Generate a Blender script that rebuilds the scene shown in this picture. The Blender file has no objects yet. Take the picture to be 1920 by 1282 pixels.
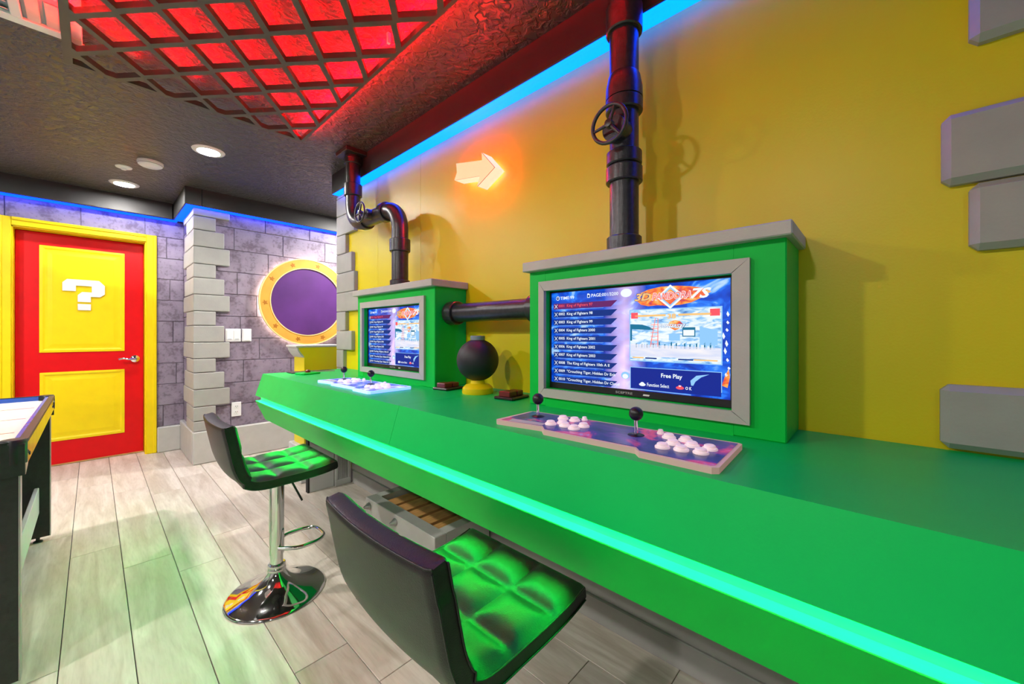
import bpy, bmesh, math, random
from mathutils import Vector, Matrix
random.seed(7)
C = bpy.context.scene.collection
scn = bpy.context.scene
PI = math.pi

# ------------------------------------------------------------------ camera, world, exposure
cd = bpy.data.cameras.new('camera')
cam = bpy.data.objects.new('camera', cd); C.objects.link(cam)
cd.sensor_fit = 'HORIZONTAL'; cd.sensor_width = 36.0
cd.lens = 733.0 / 1920.0 * 36.0
cd.shift_y = -15.0 / 1920.0
cd.clip_start = 0.02
cam.location = (0, 0, 1.15)
cam.rotation_euler = (PI / 2, 0, -math.atan2(786, 733))
scn.camera = cam
w = bpy.data.worlds.new('world'); scn.world = w; w.use_nodes = True
w.node_tree.nodes['Background'].inputs[0].default_value = (0.9, 0.92, 1, 1)
w.node_tree.nodes['Background'].inputs[1].default_value = 0.05
vs = scn.view_settings
vs.view_transform = 'Standard'; vs.look = 'None'; vs.gamma = 1.0; vs.exposure = 0.0
vs.use_curve_mapping = False

LAMP_POWER = 1480.0         # radiance of the recessed ceiling lamps
LAMPS = [(.546, 3.378), (.181, 4.63)]
# the room's other recessed lamps, outside the photograph
for x, y, dim in [(-1.15, 3.45, 1), (-1.15, 1.75, .62), (-1.6, .4, .55), (-1.3, -1.4, .2), (2.0, 3.8, .8)]:
    ld = bpy.data.lights.new('recessed_lamp_light', 'AREA'); ld.shape = 'DISK'; ld.size = .13
    ld.energy = dim * LAMP_POWER * PI * PI * .065 ** 2; ld.color = (1, .965, .91)
    lo = bpy.data.objects.new('recessed_lamp_light', ld); C.objects.link(lo); lo.location = (x, y, 2.40)

# ------------------------------------------------------------------ materials
def new_mat(name):
    m = bpy.data.materials.new(name); m.use_nodes = True
    return m, m.node_tree.nodes, m.node_tree.links, m.node_tree.nodes['Principled BSDF']

def mat(name, col, rough=.5, metal=0.0, var=0.06, scale=12.0, bump=0.0, bscale=80.0, spec=.5, coat=0.0, stretch=None):
    """painted / moulded surface: base colour with slight procedural mottling and optional fine relief"""
    m, N, L, b = new_mat(name)
    b.inputs['Roughness'].default_value = rough
    b.inputs['Metallic'].default_value = metal
    b.inputs['Specular IOR Level'].default_value = spec
    b.inputs['Coat Weight'].default_value = coat
    b.inputs['Coat Roughness'].default_value = .15
    tc = N.new('ShaderNodeTexCoord'); mp = N.new('ShaderNodeMapping')
    L.new(tc.outputs['Object'], mp.inputs[0])
    if stretch: mp.inputs['Scale'].default_value = stretch
    no = N.new('ShaderNodeTexNoise'); no.inputs['Scale'].default_value = scale; no.inputs['Detail'].default_value = 5
    L.new(mp.outputs[0], no.inputs[0])
    r = N.new('ShaderNodeValToRGB')
    r.color_ramp.elements[0].position = .3; r.color_ramp.elements[1].position = .7
    r.color_ramp.elements[0].color = [max(0, c * (1 - var)) for c in col[:3]] + [1]
    r.color_ramp.elements[1].color = [min(1, c * (1 + var)) for c in col[:3]] + [1]
    L.new(no.outputs[0], r.inputs[0]); L.new(r.outputs[0], b.inputs['Base Color'])
    if bump:
        n2 = N.new('ShaderNodeTexNoise'); n2.inputs['Scale'].default_value = bscale; n2.inputs['Detail'].default_value = 3
        L.new(mp.outputs[0], n2.inputs[0])
        bp = N.new('ShaderNodeBump'); bp.inputs['Strength'].default_value = bump; bp.inputs['Distance'].default_value = .01
        L.new(n2.outputs[0], bp.inputs['Height']); L.new(bp.outputs[0], b.inputs['Normal'])
    return m

def emit(name, col, s=1.0, base=None):
    m, N, L, b = new_mat(name)
    b.inputs['Base Color'].default_value = (*(base or (.02, .02, .02)), 1)
    b.inputs['Emission Color'].default_value = (*col, 1)
    b.inputs['Emission Strength'].default_value = s
    b.inputs['Roughness'].default_value = .4
    b.inputs['Specular IOR Level'].default_value = 0.0 if base is None else .5
    return m

M = {}
M['yellow_wall'] = mat('yellow_wall_paint', (.75, .60, .002), .40, var=.03, scale=3, bump=.04, bscale=160)
M['yellow'] = mat('yellow_paint', (.82, .60, .003), .40, spec=.3, var=.03)
M['red_door'] = mat('red_door_paint', (.62, .002, .005), .40, spec=.25, var=.04)
M['white'] = mat('white_plastic', (.80, .80, .80), .35, var=.02)
M['wall_plain'] = mat('grey_wall_paint', (.26, .25, .25), .6, var=.05)
M['wall_under'] = mat('grey_skirting_paint', (.36, .35, .33), .5, var=.05)
M['grey_block'] = mat('grey_quoin_paint', (.36, .355, .33), .45, var=.05, bump=.05, bscale=120)
M['grey_trim'] = mat('grey_trim_paint', (.46, .45, .42), .5, var=.05, bump=.06, bscale=140)
M['green'] = mat('green_console_paint', (.0, .55, .06), .45, spec=.2, var=.05, scale=5)
M['green_top'] = mat('green_counter_paint', (.0, .52, .10), .38, var=.05, scale=4, bump=.02, bscale=200, spec=.22)
M['black_pipe'] = mat('black_pipe_paint', (.030, .028, .032), .30, metal=.25, var=.35, scale=60, bump=.10, bscale=240, spec=.7)
M['leather'] = mat('black_leatherette', (.013, .012, .0125), .38, var=.25, scale=40, bump=.10, bscale=420, spec=.3)
M['chrome'] = mat('chrome', (.80, .80, .80), .06, metal=1, var=.02)
M['black'] = mat('black_plastic', (.012, .012, .013), .35, var=.2)
M['black_lam'] = mat('black_laminate', (.015, .015, .016), .33, var=.3, scale=60, bump=.05, bscale=300)
M['soffit'] = mat('charcoal_soffit_paint', (.026, .025, .027), .5, var=.08)
M['lattice'] = mat('taupe_lattice_paint', (.085, .075, .068), .5, var=.08)
M['dark_red'] = mat('dark_red_plastic', (.16, .01, .015), .3, var=.1)
M['globe'] = mat('matt_dark_blue_black', (.014, .013, .020), .55, var=.2, bump=.05, bscale=200)
M['cap_grey'] = mat('grey_cap', (.20, .26, .30), .45)
M['gold'] = mat('gold_print', (.75, .36, .05), .4, var=.2, scale=3)
M['gold_dark'] = mat('ochre_print', (.40, .15, .01), .45)
M['gold_rim'] = mat('pale_gold_rim', (.95, .70, .28), .35)
M['purple'] = mat('purple_print', (.09, .022, .16), .4, var=.25, scale=3)
M['wood'] = mat('tan_slat_wood', (.50, .25, .08), .5, var=.25, scale=14, stretch=(1, 8, 8))
M['lightgrey'] = mat('light_grey_panel', (.50, .50, .49), .45, var=.04)
M['darkgap'] = mat('dark_recess', (.01, .01, .01), .8)
M['hockey_white'] = mat('white_playfield', (.75, .73, .70), .18, var=.05, scale=2)
M['hockey_yellow'] = mat('glossy_yellow_apron', (.80, .52, .01), .22, var=.08)  # glossy yellow colour of the side aprons
M['hockey_blue'] = mat('blue_rail_print', (.02, .09, .42), .25)
M['hockey_line'] = mat('maroon_line_print', (.28, .03, .05), .3)
M['pink'] = mat('pale_pink_tint', (.75, .50, .48), .3)  # apron tip colour; on the register plates, red light put into the colour
M['steel'] = mat('brushed_edge_metal', (.45, .45, .43), .3, metal=.7)
M['lamp'] = emit('lamp_diffuser_glow', (1, .965, .91), LAMP_POWER)
M['blue_led'] = emit('blue_led_glow', (0.0, .043, 1.0), 14.0)
M['blue_led_far'] = emit('blue_led_glow_far', (0.0, .024, 1.0), 9.0)
M['red_led'] = emit('red_led_glow', (1.0, .0, .004), 200.0)
M['red_led_edge'] = emit('red_led_edge_glow', (1.0, .0, .004), 950.0)
M['green_led'] = emit('green_led_glow', (0.004, 1.0, .06), 180.0)
M['arrow_face'] = emit('arrow_face_glow', (1.0, .68, .36), .95, (.15, .12, .10))
M['arrow_side'] = emit('arrow_side_glow', (1.0, .78, .52), 1.0, (.15, .12, .10))
M['arrow_seam'] = emit('arrow_seam_glow', (.75, .06, .03), .8)
M['arrow_back'] = emit('arrow_back_glow', (1.0, .008, .010), 260.0)
M['ledge'] = mat('pale_blue_acrylic', (.05, .30, .26), .4)
M['halo_led'] = emit('halo_led_glow', (1.0, .93, .84), 24.0)

def floor_mat():
    m, N, L, b = new_mat('pale_oak_laminate')
    tc = N.new('ShaderNodeTexCoord'); oi = N.new('ShaderNodeObjectInfo')
    mp = N.new('ShaderNodeMapping'); mp.inputs['Scale'].default_value = (1.0, .12, 1)
    ad = N.new('ShaderNodeVectorMath'); ad.operation = 'ADD'
    cx = N.new('ShaderNodeCombineXYZ')
    mu = N.new('ShaderNodeMath'); mu.operation = 'MULTIPLY'; mu.inputs[1].default_value = 40
    L.new(oi.outputs['Random'], mu.inputs[0]); L.new(mu.outputs[0], cx.inputs[0]); L.new(mu.outputs[0], cx.inputs[1])
    L.new(tc.outputs['Object'], mp.inputs[0]); L.new(mp.outputs[0], ad.inputs[0]); L.new(cx.outputs[0], ad.inputs[1])
    n1 = N.new('ShaderNodeTexNoise'); n1.inputs['Scale'].default_value = 14; n1.inputs['Detail'].default_value = 8; n1.inputs['Distortion'].default_value = 1.2
    n2 = N.new('ShaderNodeTexNoise'); n2.inputs['Scale'].default_value = 110; n2.inputs['Detail'].default_value = 4
    L.new(ad.outputs[0], n1.inputs[0]); L.new(ad.outputs[0], n2.inputs[0])
    r = N.new('ShaderNodeValToRGB')
    r.color_ramp.elements[0].position = .32; r.color_ramp.elements[1].position = .68
    r.color_ramp.elements[0].color = (.46, .39, .32, 1); r.color_ramp.elements[1].color = (.66, .60, .53, 1)
    L.new(n1.outputs[0], r.inputs[0])
    r2 = N.new('ShaderNodeValToRGB')
    r2.color_ramp.elements[0].position = .30; r2.color_ramp.elements[1].position = .55
    r2.color_ramp.elements[0].color = (.84, .83, .82, 1); r2.color_ramp.elements[1].color = (1, 1, 1, 1)
    L.new(n2.outputs[0], r2.inputs[0])
    mx = N.new('ShaderNodeMix'); mx.data_type = 'RGBA'; mx.blend_type = 'MULTIPLY'; mx.inputs[0].default_value = .7
    L.new(r.outputs[0], mx.inputs[6]); L.new(r2.outputs[0], mx.inputs[7])
    hs = N.new('ShaderNodeHueSaturation')
    mr = N.new('ShaderNodeMapRange'); mr.inputs[3].default_value = .88; mr.inputs[4].default_value = 1.14
    L.new(oi.outputs['Random'], mr.inputs[0]); L.new(mr.outputs[0], hs.inputs['Value'])
    L.new(mx.outputs[2], hs.inputs['Color']); L.new(hs.outputs[0], b.inputs['Base Color'])
    b.inputs['Roughness'].default_value = .42
    bp = N.new('ShaderNodeBump'); bp.inputs['Strength'].default_value = .12; bp.inputs['Distance'].default_value = .004
    L.new(n2.outputs[0], bp.inputs['Height']); L.new(bp.outputs[0], b.inputs['Normal'])
    return m
M['floor'] = floor_mat()

def block_mat():
    m, N, L, b = new_mat('mauve_stone_block')
    tc = N.new('ShaderNodeTexCoord'); oi = N.new('ShaderNodeObjectInfo')
    ad = N.new('ShaderNodeVectorMath'); ad.operation = 'ADD'
    cx = N.new('ShaderNodeCombineXYZ'); mu = N.new('ShaderNodeMath'); mu.operation = 'MULTIPLY'; mu.inputs[1].default_value = 30
    L.new(oi.outputs['Random'], mu.inputs[0]); L.new(mu.outputs[0], cx.inputs[0]); L.new(mu.outputs[0], cx.inputs[2])
    L.new(tc.outputs['Object'], ad.inputs[0]); L.new(cx.outputs[0], ad.inputs[1])
    n1 = N.new('ShaderNodeTexNoise'); n1.inputs['Scale'].default_value = 9; n1.inputs['Detail'].default_value = 7
    n2 = N.new('ShaderNodeTexNoise'); n2.inputs['Scale'].default_value = 42; n2.inputs['Detail'].default_value = 6
    L.new(ad.outputs[0], n1.inputs[0]); L.new(ad.outputs[0], n2.inputs[0])
    r = N.new('ShaderNodeValToRGB')
    r.color_ramp.elements[0].position = .3; r.color_ramp.elements[1].position = .7
    r.color_ramp.elements[0].color = (.185, .145, .20, 1); r.color_ramp.elements[1].color = (.275, .23, .295, 1)
    L.new(n1.outputs[0], r.inputs[0])
    ml = N.new('ShaderNodeMath'); ml.operation = 'MULTIPLY'
    L.new(n1.outputs[0], ml.inputs[0]); L.new(n2.outputs[0], ml.inputs[1])
    r2 = N.new('ShaderNodeValToRGB')
    r2.color_ramp.elements[0].position = .17; r2.color_ramp.elements[1].position = .24
    r2.color_ramp.elements[0].color = (.58, .54, .54, 1); r2.color_ramp.elements[1].color = (1, 1, 1, 1)
    L.new(ml.outputs[0], r2.inputs[0])
    mx = N.new('ShaderNodeMix'); mx.data_type = 'RGBA'; mx.blend_type = 'MULTIPLY'; mx.inputs[0].default_value = .8
    L.new(r.outputs[0], mx.inputs[6]); L.new(r2.outputs[0], mx.inputs[7]); L.new(mx.outputs[2], b.inputs['Base Color'])
    b.inputs['Roughness'].default_value = .6
    bp = N.new('ShaderNodeBump'); bp.inputs['Strength'].default_value = .2; bp.inputs['Distance'].default_value = .006
    L.new(n2.outputs[0], bp.inputs['Height']); L.new(bp.outputs[0], b.inputs['Normal'])
    return m
M['block'] = block_mat()
M['mortar'] = mat('mauve_mortar', (.14, .115, .135), .8, var=.1)

def ceiling_mat():
    m, N, L, b = new_mat('charcoal_textured_ceiling')
    b.inputs['Base Color'].default_value = (.058, .054, .052, 1)
    b.inputs['Roughness'].default_value = .33
    b.inputs['Specular IOR Level'].default_value = .6
    tc = N.new('ShaderNodeTexCoord')
    n = N.new('ShaderNodeTexNoise'); n.inputs['Scale'].default_value = 26; n.inputs['Detail'].default_value = 4; n.inputs['Distortion'].default_value = .8
    L.new(tc.outputs['Object'], n.inputs[0])
    r = N.new('ShaderNodeValToRGB'); r.color_ramp.elements[0].position = .42; r.color_ramp.elements[1].position = .60
    L.new(n.outputs[0], r.inputs[0])
    bp = N.new('ShaderNodeBump'); bp.inputs['Strength'].default_value = .6; bp.inputs['Distance'].default_value = .008
    L.new(r.outputs[0], bp.inputs['Height']); L.new(bp.outputs[0], b.inputs['Normal'])
    return m
M['ceiling'] = ceiling_mat()

def screen_mat(name, tint):
    """blue title-screen picture: cobalt clouds, white wisps, pink glow (display picture, so it emits)"""
    m, N, L, b = new_mat(name)
    b.inputs['Base Color'].default_value = (.01, .01, .012, 1); b.inputs['Roughness'].default_value = .25
    tc = N.new('ShaderNodeTexCoord'); mp = N.new('ShaderNodeMapping')
    mp.inputs['Scale'].default_value = (1, 5, 9); mp.inputs['Rotation'].default_value = (.5, 0, 0)
    L.new(tc.outputs['Object'], mp.inputs[0])
    n = N.new('ShaderNodeTexNoise'); n.inputs['Scale'].default_value = 1.7; n.inputs['Detail'].default_value = 6; n.inputs['Distortion'].default_value = 1.6
    L.new(mp.outputs[0], n.inputs[0])
    r = N.new('ShaderNodeValToRGB'); e = r.color_ramp.elements
    e[0].position = .30; e[0].color = (.0, .02, .33, 1)
    e[1].position = .80; e[1].color = (.75, .85, 1, 1)
    for p, c in ((.50, (.0, .07, .62, 1)), (.60, (.02, .22, .95, 1)), (.66, (.25, .50, 1, 1))):
        q = e.new(p); q.color = c
    L.new(n.outputs[0], r.inputs[0])
    # pink-white light column left of the middle
    sx = N.new('ShaderNodeSeparateXYZ'); L.new(tc.outputs['Object'], sx.inputs[0])
    a = N.new('ShaderNodeMath'); a.operation = 'SUBTRACT'; a.inputs[1].default_value = 0.012
    L.new(sx.outputs[1], a.inputs[0])
    ab = N.new('ShaderNodeMath'); ab.operation = 'ABSOLUTE'; L.new(a.outputs[0], ab.inputs[0])
    mr = N.new('ShaderNodeMapRange'); mr.inputs[1].default_value = 0.0; mr.inputs[2].default_value = .075; mr.inputs[3].default_value = .9; mr.inputs[4].default_value = 0
    L.new(ab.outputs[0], mr.inputs[0])
    n2 = N.new('ShaderNodeTexNoise'); n2.inputs['Scale'].default_value = 11
    L.new(tc.outputs['Object'], n2.inputs[0])
    mm = N.new('ShaderNodeMath'); mm.operation = 'MULTIPLY'; L.new(mr.outputs[0], mm.inputs[0]); L.new(n2.outputs[0], mm.inputs[1])
    m2 = N.new('ShaderNodeMath'); m2.operation = 'MULTIPLY'; m2.inputs[1].default_value = 1.5; m2.use_clamp = True; L.new(mm.outputs[0], m2.inputs[0])
    mx = N.new('ShaderNodeMix'); mx.data_type = 'RGBA'; L.new(m2.outputs[0], mx.inputs[0])
    L.new(r.outputs[0], mx.inputs[6]); mx.inputs[7].default_value = (1.0, .72, 1.0, 1)
    ti = N.new('ShaderNodeMix'); ti.data_type = 'RGBA'; ti.blend_type = 'MULTIPLY'; ti.inputs[0].default_value = 1
    L.new(mx.outputs[2], ti.inputs[6]); ti.inputs[7].default_value = (*tint, 1)
    L.new(ti.outputs[2], b.inputs['Emission Color']); b.inputs['Emission Strength'].default_value = 1.15
    return m
M['screen'] = screen_mat('screen_glow_blue', (1, 1, 1))

def noise_emit(name, cols, scale, s=1.0, stretch=(1, 1, 1)):
    m, N, L, b = new_mat(name)
    b.inputs['Base Color'].default_value = (.02, .02, .03, 1); b.inputs['Roughness'].default_value = .25
    tc = N.new('ShaderNodeTexCoord'); mp = N.new('ShaderNodeMapping'); mp.inputs['Scale'].default_value = stretch
    L.new(tc.outputs['Object'], mp.inputs[0])
    n = N.new('ShaderNodeTexNoise'); n.inputs['Scale'].default_value = scale; n.inputs['Detail'].default_value = 5; n.inputs['Distortion'].default_value = .7
    L.new(mp.outputs[0], n.inputs[0])
    r = N.new('ShaderNodeValToRGB'); e = r.color_ramp.elements
    e[0].position = cols[0][0]; e[0].color = (*cols[0][1], 1)
    e[1].position = cols[-1][0]; e[1].color = (*cols[-1][1], 1)
    for p, c in cols[1:-1]:
        q = e.new(p); q.color = (*c, 1)
    L.new(n.outputs[0], r.inputs[0]); L.new(r.outputs[0], b.inputs['Emission Color'])
    b.inputs['Emission Strength'].default_value = s
    return m
M['scr_white'] = emit('screen_white_glow', (.85, .93, 1), 1.1)
M['scr_red'] = emit('screen_red_glow', (1, .10, .14), 1.0)
M['scr_bar'] = emit('screen_navy_bar_glow', (.004, .035, .26), .9)
M['scr_barred'] = emit('screen_maroon_bar_glow', (.16, .02, .16), .9)
M['scr_panel'] = emit('screen_panel_glow', (.003, .02, .30), 1.0)
M['scr_gold'] = emit('screen_gold_glow', (1, .60, .22), 1.0)
M['scr_pinkletter'] = emit('screen_salmon_glow', (1, .28, .25), 1.0)
M['scr_line'] = emit('screen_pale_blue_glow', (.30, .62, 1), 1.0)
M['scr_fire'] = noise_emit('screen_flame_glow', [(.3, (.35, .02, .12)), (.45, (.95, .12, .03)), (.55, (1, .35, .04)), (.7, (1, .75, .35))], 26, 1.0, (1, 1, 2))
M['scr_scene'] = noise_emit('screen_plaza_glow', [(.28, (.06, .20, .55)), (.42, (.30, .60, .95)), (.52, (.75, .88, 1)), (.7, (.95, .97, 1))], 42, 1.05, (1, .6, 2))
M['scr_ground'] = noise_emit('screen_ground_glow', [(.3, (.65, .72, .95)), (.7, (.95, .92, .95))], 20, 1.0, (1, .5, 3))
M['scr_teal'] = emit('screen_teal_glow', (.01, .18, .33), 1.0)
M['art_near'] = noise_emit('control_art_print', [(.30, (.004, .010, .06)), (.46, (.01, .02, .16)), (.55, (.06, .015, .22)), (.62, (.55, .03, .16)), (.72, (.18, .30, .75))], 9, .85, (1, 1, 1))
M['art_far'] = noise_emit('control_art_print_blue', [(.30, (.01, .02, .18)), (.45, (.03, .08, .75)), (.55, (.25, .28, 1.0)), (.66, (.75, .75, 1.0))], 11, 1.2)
M['edge_near'] = emit('lit_acrylic_edge_rose', (1.0, .45, .36), .22, (.42, .36, .34))
M['edge_far'] = emit('lit_acrylic_edge_blue', (.12, .25, 1.0), 2.2, (.6, .6, .6))
M['btn_near'] = emit('lit_button_rose', (1.0, .62, .62), .35, (.75, .70, .70))
M['btn_far'] = emit('lit_button_violet', (.55, .45, 1.0), .9, (.75, .70, .75))
M['grey_letter'] = mat('grey_lettering', (.42, .42, .44), .4)

# ------------------------------------------------------------------ helpers
def obj(name, bm, m, parent=None, smooth=None, loc=None, rot=None):
    me = bpy.data.meshes.new(name)
    if isinstance(bm, bmesh.types.BMesh):
        bm.normal_update(); bm.to_mesh(me); bm.free()
    else:
        me = bm
    if not me.materials:
        for k in (m if isinstance(m, (list, tuple)) else [m]):
            me.materials.append(M[k] if isinstance(k, str) else k)
    if smooth is not None:
        for p in me.polygons: p.use_smooth = True
        me.set_sharp_from_angle(angle=math.radians(smooth))
    o = bpy.data.objects.new(name, me); C.objects.link(o)
    if loc is not None: o.location = loc
    if rot is not None: o.rotation_euler = rot
    if parent is not None:
        o.parent = parent
        if loc is None and rot is None:
            o.matrix_parent_inverse = Matrix.Translation(-Vector(parent.location)) if parent.get('_w') is None else Matrix.Identity(4)
    return o

def tag(o, label=None, cat=None, group=None, kind=None):
    if label: o['label'] = label
    if cat: o['category'] = cat
    if group: o['group'] = group
    if kind: o['kind'] = kind
    return o

def thing(name, label, cat, loc=(0, 0, 0), group=None, rotz=0.0):
    o = bpy.data.objects.new(name, None); C.objects.link(o)
    o.location = loc; o.rotation_euler = (0, 0, rotz); o.empty_display_size = .1
    return tag(o, label, cat, group)

def rel(root, x, y, z):
    return (x - root.location[0], y - root.location[1], z - root.location[2])

def box(bm, x0, x1, y0, y1, z0, z1, bev=0.0, seg=1):
    r = bmesh.ops.create_cube(bm, size=1.0)
    for v in r['verts']:
        v.co = Vector(((x0 + x1) / 2 + v.co.x * (x1 - x0), (y0 + y1) / 2 + v.co.y * (y1 - y0), (z0 + z1) / 2 + v.co.z * (z1 - z0)))
    if bev:
        es = list({e for v in r['verts'] for e in v.link_edges})
        bmesh.ops.bevel(bm, geom=es, offset=bev, segments=seg, affect='EDGES', profile=.5)
    return bm

def bx(*a, **k): return box(bmesh.new(), *a, **k)

def lathe(bm, prof, n=32, c=(0, 0, 0), axis='Z', close=False):
    """profile [(r, h)] turned about axis through c"""
    rings = []
    for r, h in prof:
        ring = []
        for i in range(n):
            a = 2 * PI * i / n
            p = (r * math.cos(a), r * math.sin(a), h)
            if axis == 'X': p = (h, r * math.cos(a), r * math.sin(a))
            if axis == 'Y': p = (r * math.sin(a), h, r * math.cos(a))
            ring.append(bm.verts.new(Vector(c) + Vector(p)))
        rings.append(ring)
    for a, b in zip(rings, rings[1:]):
        for i in range(n):
            j = (i + 1) % n
            bm.faces.new((a[i], a[j], b[j], b[i]))
    if prof[0][0] > 1e-6: bm.faces.new(rings[0][::-1])
    if prof[-1][0] > 1e-6: bm.faces.new(rings[-1])
    bmesh.ops.remove_doubles(bm, verts=[v for r in rings for v in r], dist=1e-6)
    bmesh.ops.recalc_face_normals(bm, faces=bm.faces[:])
    return bm

def fillet(pts, rad, n=8):
    """round the corners of a polyline"""
    P = [Vector(p) for p in pts]; out = [P[0]]
    for a, b, c in zip(P, P[1:], P[2:]):
        d1 = (a - b).normalized(); d2 = (c - b).normalized()
        ang = d1.angle(d2); t = min(rad / math.tan(ang / 2), (a - b).length * .49, (c - b).length * .49)
        rr = t * math.tan(ang / 2)
        cen = b + (d1 + d2).normalized() * (rr / math.sin(ang / 2))
        s = b + d1 * t - cen; e = b + d2 * t - cen
        th = s.angle(e); ax = s.cross(e).normalized()
        for i in range(n + 1):
            out.append(cen + Matrix.Rotation(th * i / n, 3, ax) @ s)
    out.append(P[-1]); return out

def tube(bm, pts, r, n=16, closed=False, cap=True):
    P = [Vector(p) for p in pts]; m = len(P)
    T = []
    for i in range(m):
        a = P[i - 1] if (i > 0 or closed) else P[i]; b = P[(i + 1) % m] if (i < m - 1 or closed) else P[i]
        T.append((b - a).normalized())
    u = T[0].orthogonal().normalized(); rings = []
    for i in range(m):
        if i:
            q = T[i - 1].rotation_difference(T[i]); u = q @ u
        u = (u - T[i] * u.dot(T[i])).normalized(); v = T[i].cross(u)
        rr = r[i] if isinstance(r, (list, tuple)) else r
        rings.append([bm.verts.new(P[i] + rr * (math.cos(2 * PI * k / n) * u + math.sin(2 * PI * k / n) * v)) for k in range(n)])
    pairs = list(zip(rings, rings[1:]))
    if closed: pairs.append((rings[-1], rings[0]))
    for a, b in pairs:
        for k in range(n):
            j = (k + 1) % n
            bm.faces.new((a[k], a[j], b[j], b[k]))
    if cap and not closed:
        bm.faces.new(rings[0][::-1]); bm.faces.new(rings[-1])
    return bm

def prism(bm, poly, h0, h1, plane='YZ'):
    """extrude a 2-D polygon; plane gives the polygon's axes, h along the third"""
    def P(a, b, h):
        return {'YZ': (h, a, b), 'XZ': (a, h, b), 'XY': (a, b, h)}[plane]
    A = [bm.verts.new(P(a, b, h0)) for a, b in poly]; B = [bm.verts.new(P(a, b, h1)) for a, b in poly]
    n = len(poly)
    f = [bm.faces.new(A), bm.faces.new(B[::-1])]
    for i in range(n):
        f.append(bm.faces.new((A[i], B[i], B[(i + 1) % n], A[(i + 1) % n])))
    bmesh.ops.recalc_face_normals(bm, faces=f)
    return bm

def text_mesh(body, width=None, height=None, depth=.0006, bold=0.0, shear=0.0):
    """lettering as a mesh in local XY, scaled to width (and height), left-bottom at the origin"""
    cu = bpy.data.curves.new('lettering', 'FONT'); cu.body = body; cu.size = 1.0
    cu.extrude = .0; cu.offset = bold; cu.shear = shear; cu.resolution_u = 2
    o = bpy.data.objects.new('lettering', cu); C.objects.link(o)
    dg = bpy.context.evaluated_depsgraph_get()
    me = bpy.data.meshes.new_from_object(o.evaluated_get(dg))
    bpy.data.objects.remove(o); bpy.data.curves.remove(cu)
    xs = [v.co.x for v in me.vertices]; ys = [v.co.y for v in me.vertices]
    sx = (width / (max(xs) - min(xs))) if width else None
    sy = (height / (max(ys) - min(ys))) if height else None
    sx = sx or sy; sy = sy or sx
    x0, y0 = min(xs), min(ys)
    for v in me.vertices: v.co = ((v.co.x - x0) * sx, (v.co.y - y0) * sy, depth)
    return me

FACE = Matrix(((0, 0, -1), (-1, 0, 0), (0, 1, 0))).to_4x4()   # text plane facing -X

def copy_tree(o, off, parent=None, remat=None):
    c = o.copy(); C.objects.link(c)
    if parent is None:
        c.location = Vector(o.location) + Vector(off)
    else:
        c.parent = parent; c.matrix_parent_inverse = o.matrix_parent_inverse.copy()
    if remat and c.type == 'MESH':
        for s in c.material_slots:
            if s.material and s.material.name in remat:
                mm = remat[s.material.name]; s.link = 'OBJECT'; s.material = mm
    for ch in list(o.children): copy_tree(ch, off, c, remat)
    return c

CEIL = 2.415; SOF = 2.265; WX = 1.381; CT = .877

# ------------------------------------------------------------------ room shell
fl = tag(obj('floor', bx(-2.75, 2.7, -2.1, 5.4, -.06, -.012), 'darkgap'), kind='structure')
pm = {}
def plank_mesh(wd, ln):
    k = (round(wd, 3), round(ln, 3))
    if k not in pm:
        b = bx(.0012, wd - .0012, .0012, ln - .0012, -.012, 0, bev=.0012)
        me = bpy.data.meshes.new('plank'); b.to_mesh(me); b.free(); me.materials.append(M['floor']); pm[k] = me
    return pm[k]
PW = .182; PL = 1.32
seams = {0: 3.02, 1: 2.70, 2: 2.467, -1: 2.047}
i0 = math.floor((-2.75 + .08) / PW)
for i in range(-15, 16):
    x = -.08 + i * PW
    if x > 2.7 or x + PW < -2.75: continue
    s = seams.get(i, 2.0 + random.random() * PL)
    y = s - 4 * PL
    while y < 5.4:
        a, b = max(y, -2.1), min(y + PL, 5.4)
        if b - a > .02 and not (x > 1.40 and b < 3.1):
            obj('plank', plank_mesh(PW, b - a), 'floor', fl, loc=(x, a, 0))
        y += PL
ce = tag(obj('ceiling', bx(-2.75, 2.7, -2.1, 5.4, CEIL, CEIL + .06), 'ceiling'), kind='structure')

# yellow feature wall, panel by panel, solid behind
wr = tag(obj('wall_right', bx(WX + .012, 2.7, -2.1, 3.19, 0, CEIL), 'wall_plain'), kind='structure')
ed = [-2.1, -1.9, -.68, .76, 2.06, 2.59, 3.195]
for a, b in zip(ed, ed[1:]):
    obj('wall_panel', bx(WX, WX + .013, a + .0006, b - .0006, .10, CEIL, bev=.0008), 'yellow_wall', wr)
wf = tag(obj('wall_front', bx(-2.75, 1.4, -2.16, -2.1, 0, CEIL), 'wall_plain'), kind='structure')
wl = tag(obj('wall_left', bx(-2.81, -2.75, -2.1, 5.4, 0, CEIL), 'wall_plain'), kind='structure')
we = tag(obj('wall_end', bx(2.7, 2.76, 3.1, 5.4, 0, CEIL), 'wall_plain'), kind='structure')

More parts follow.
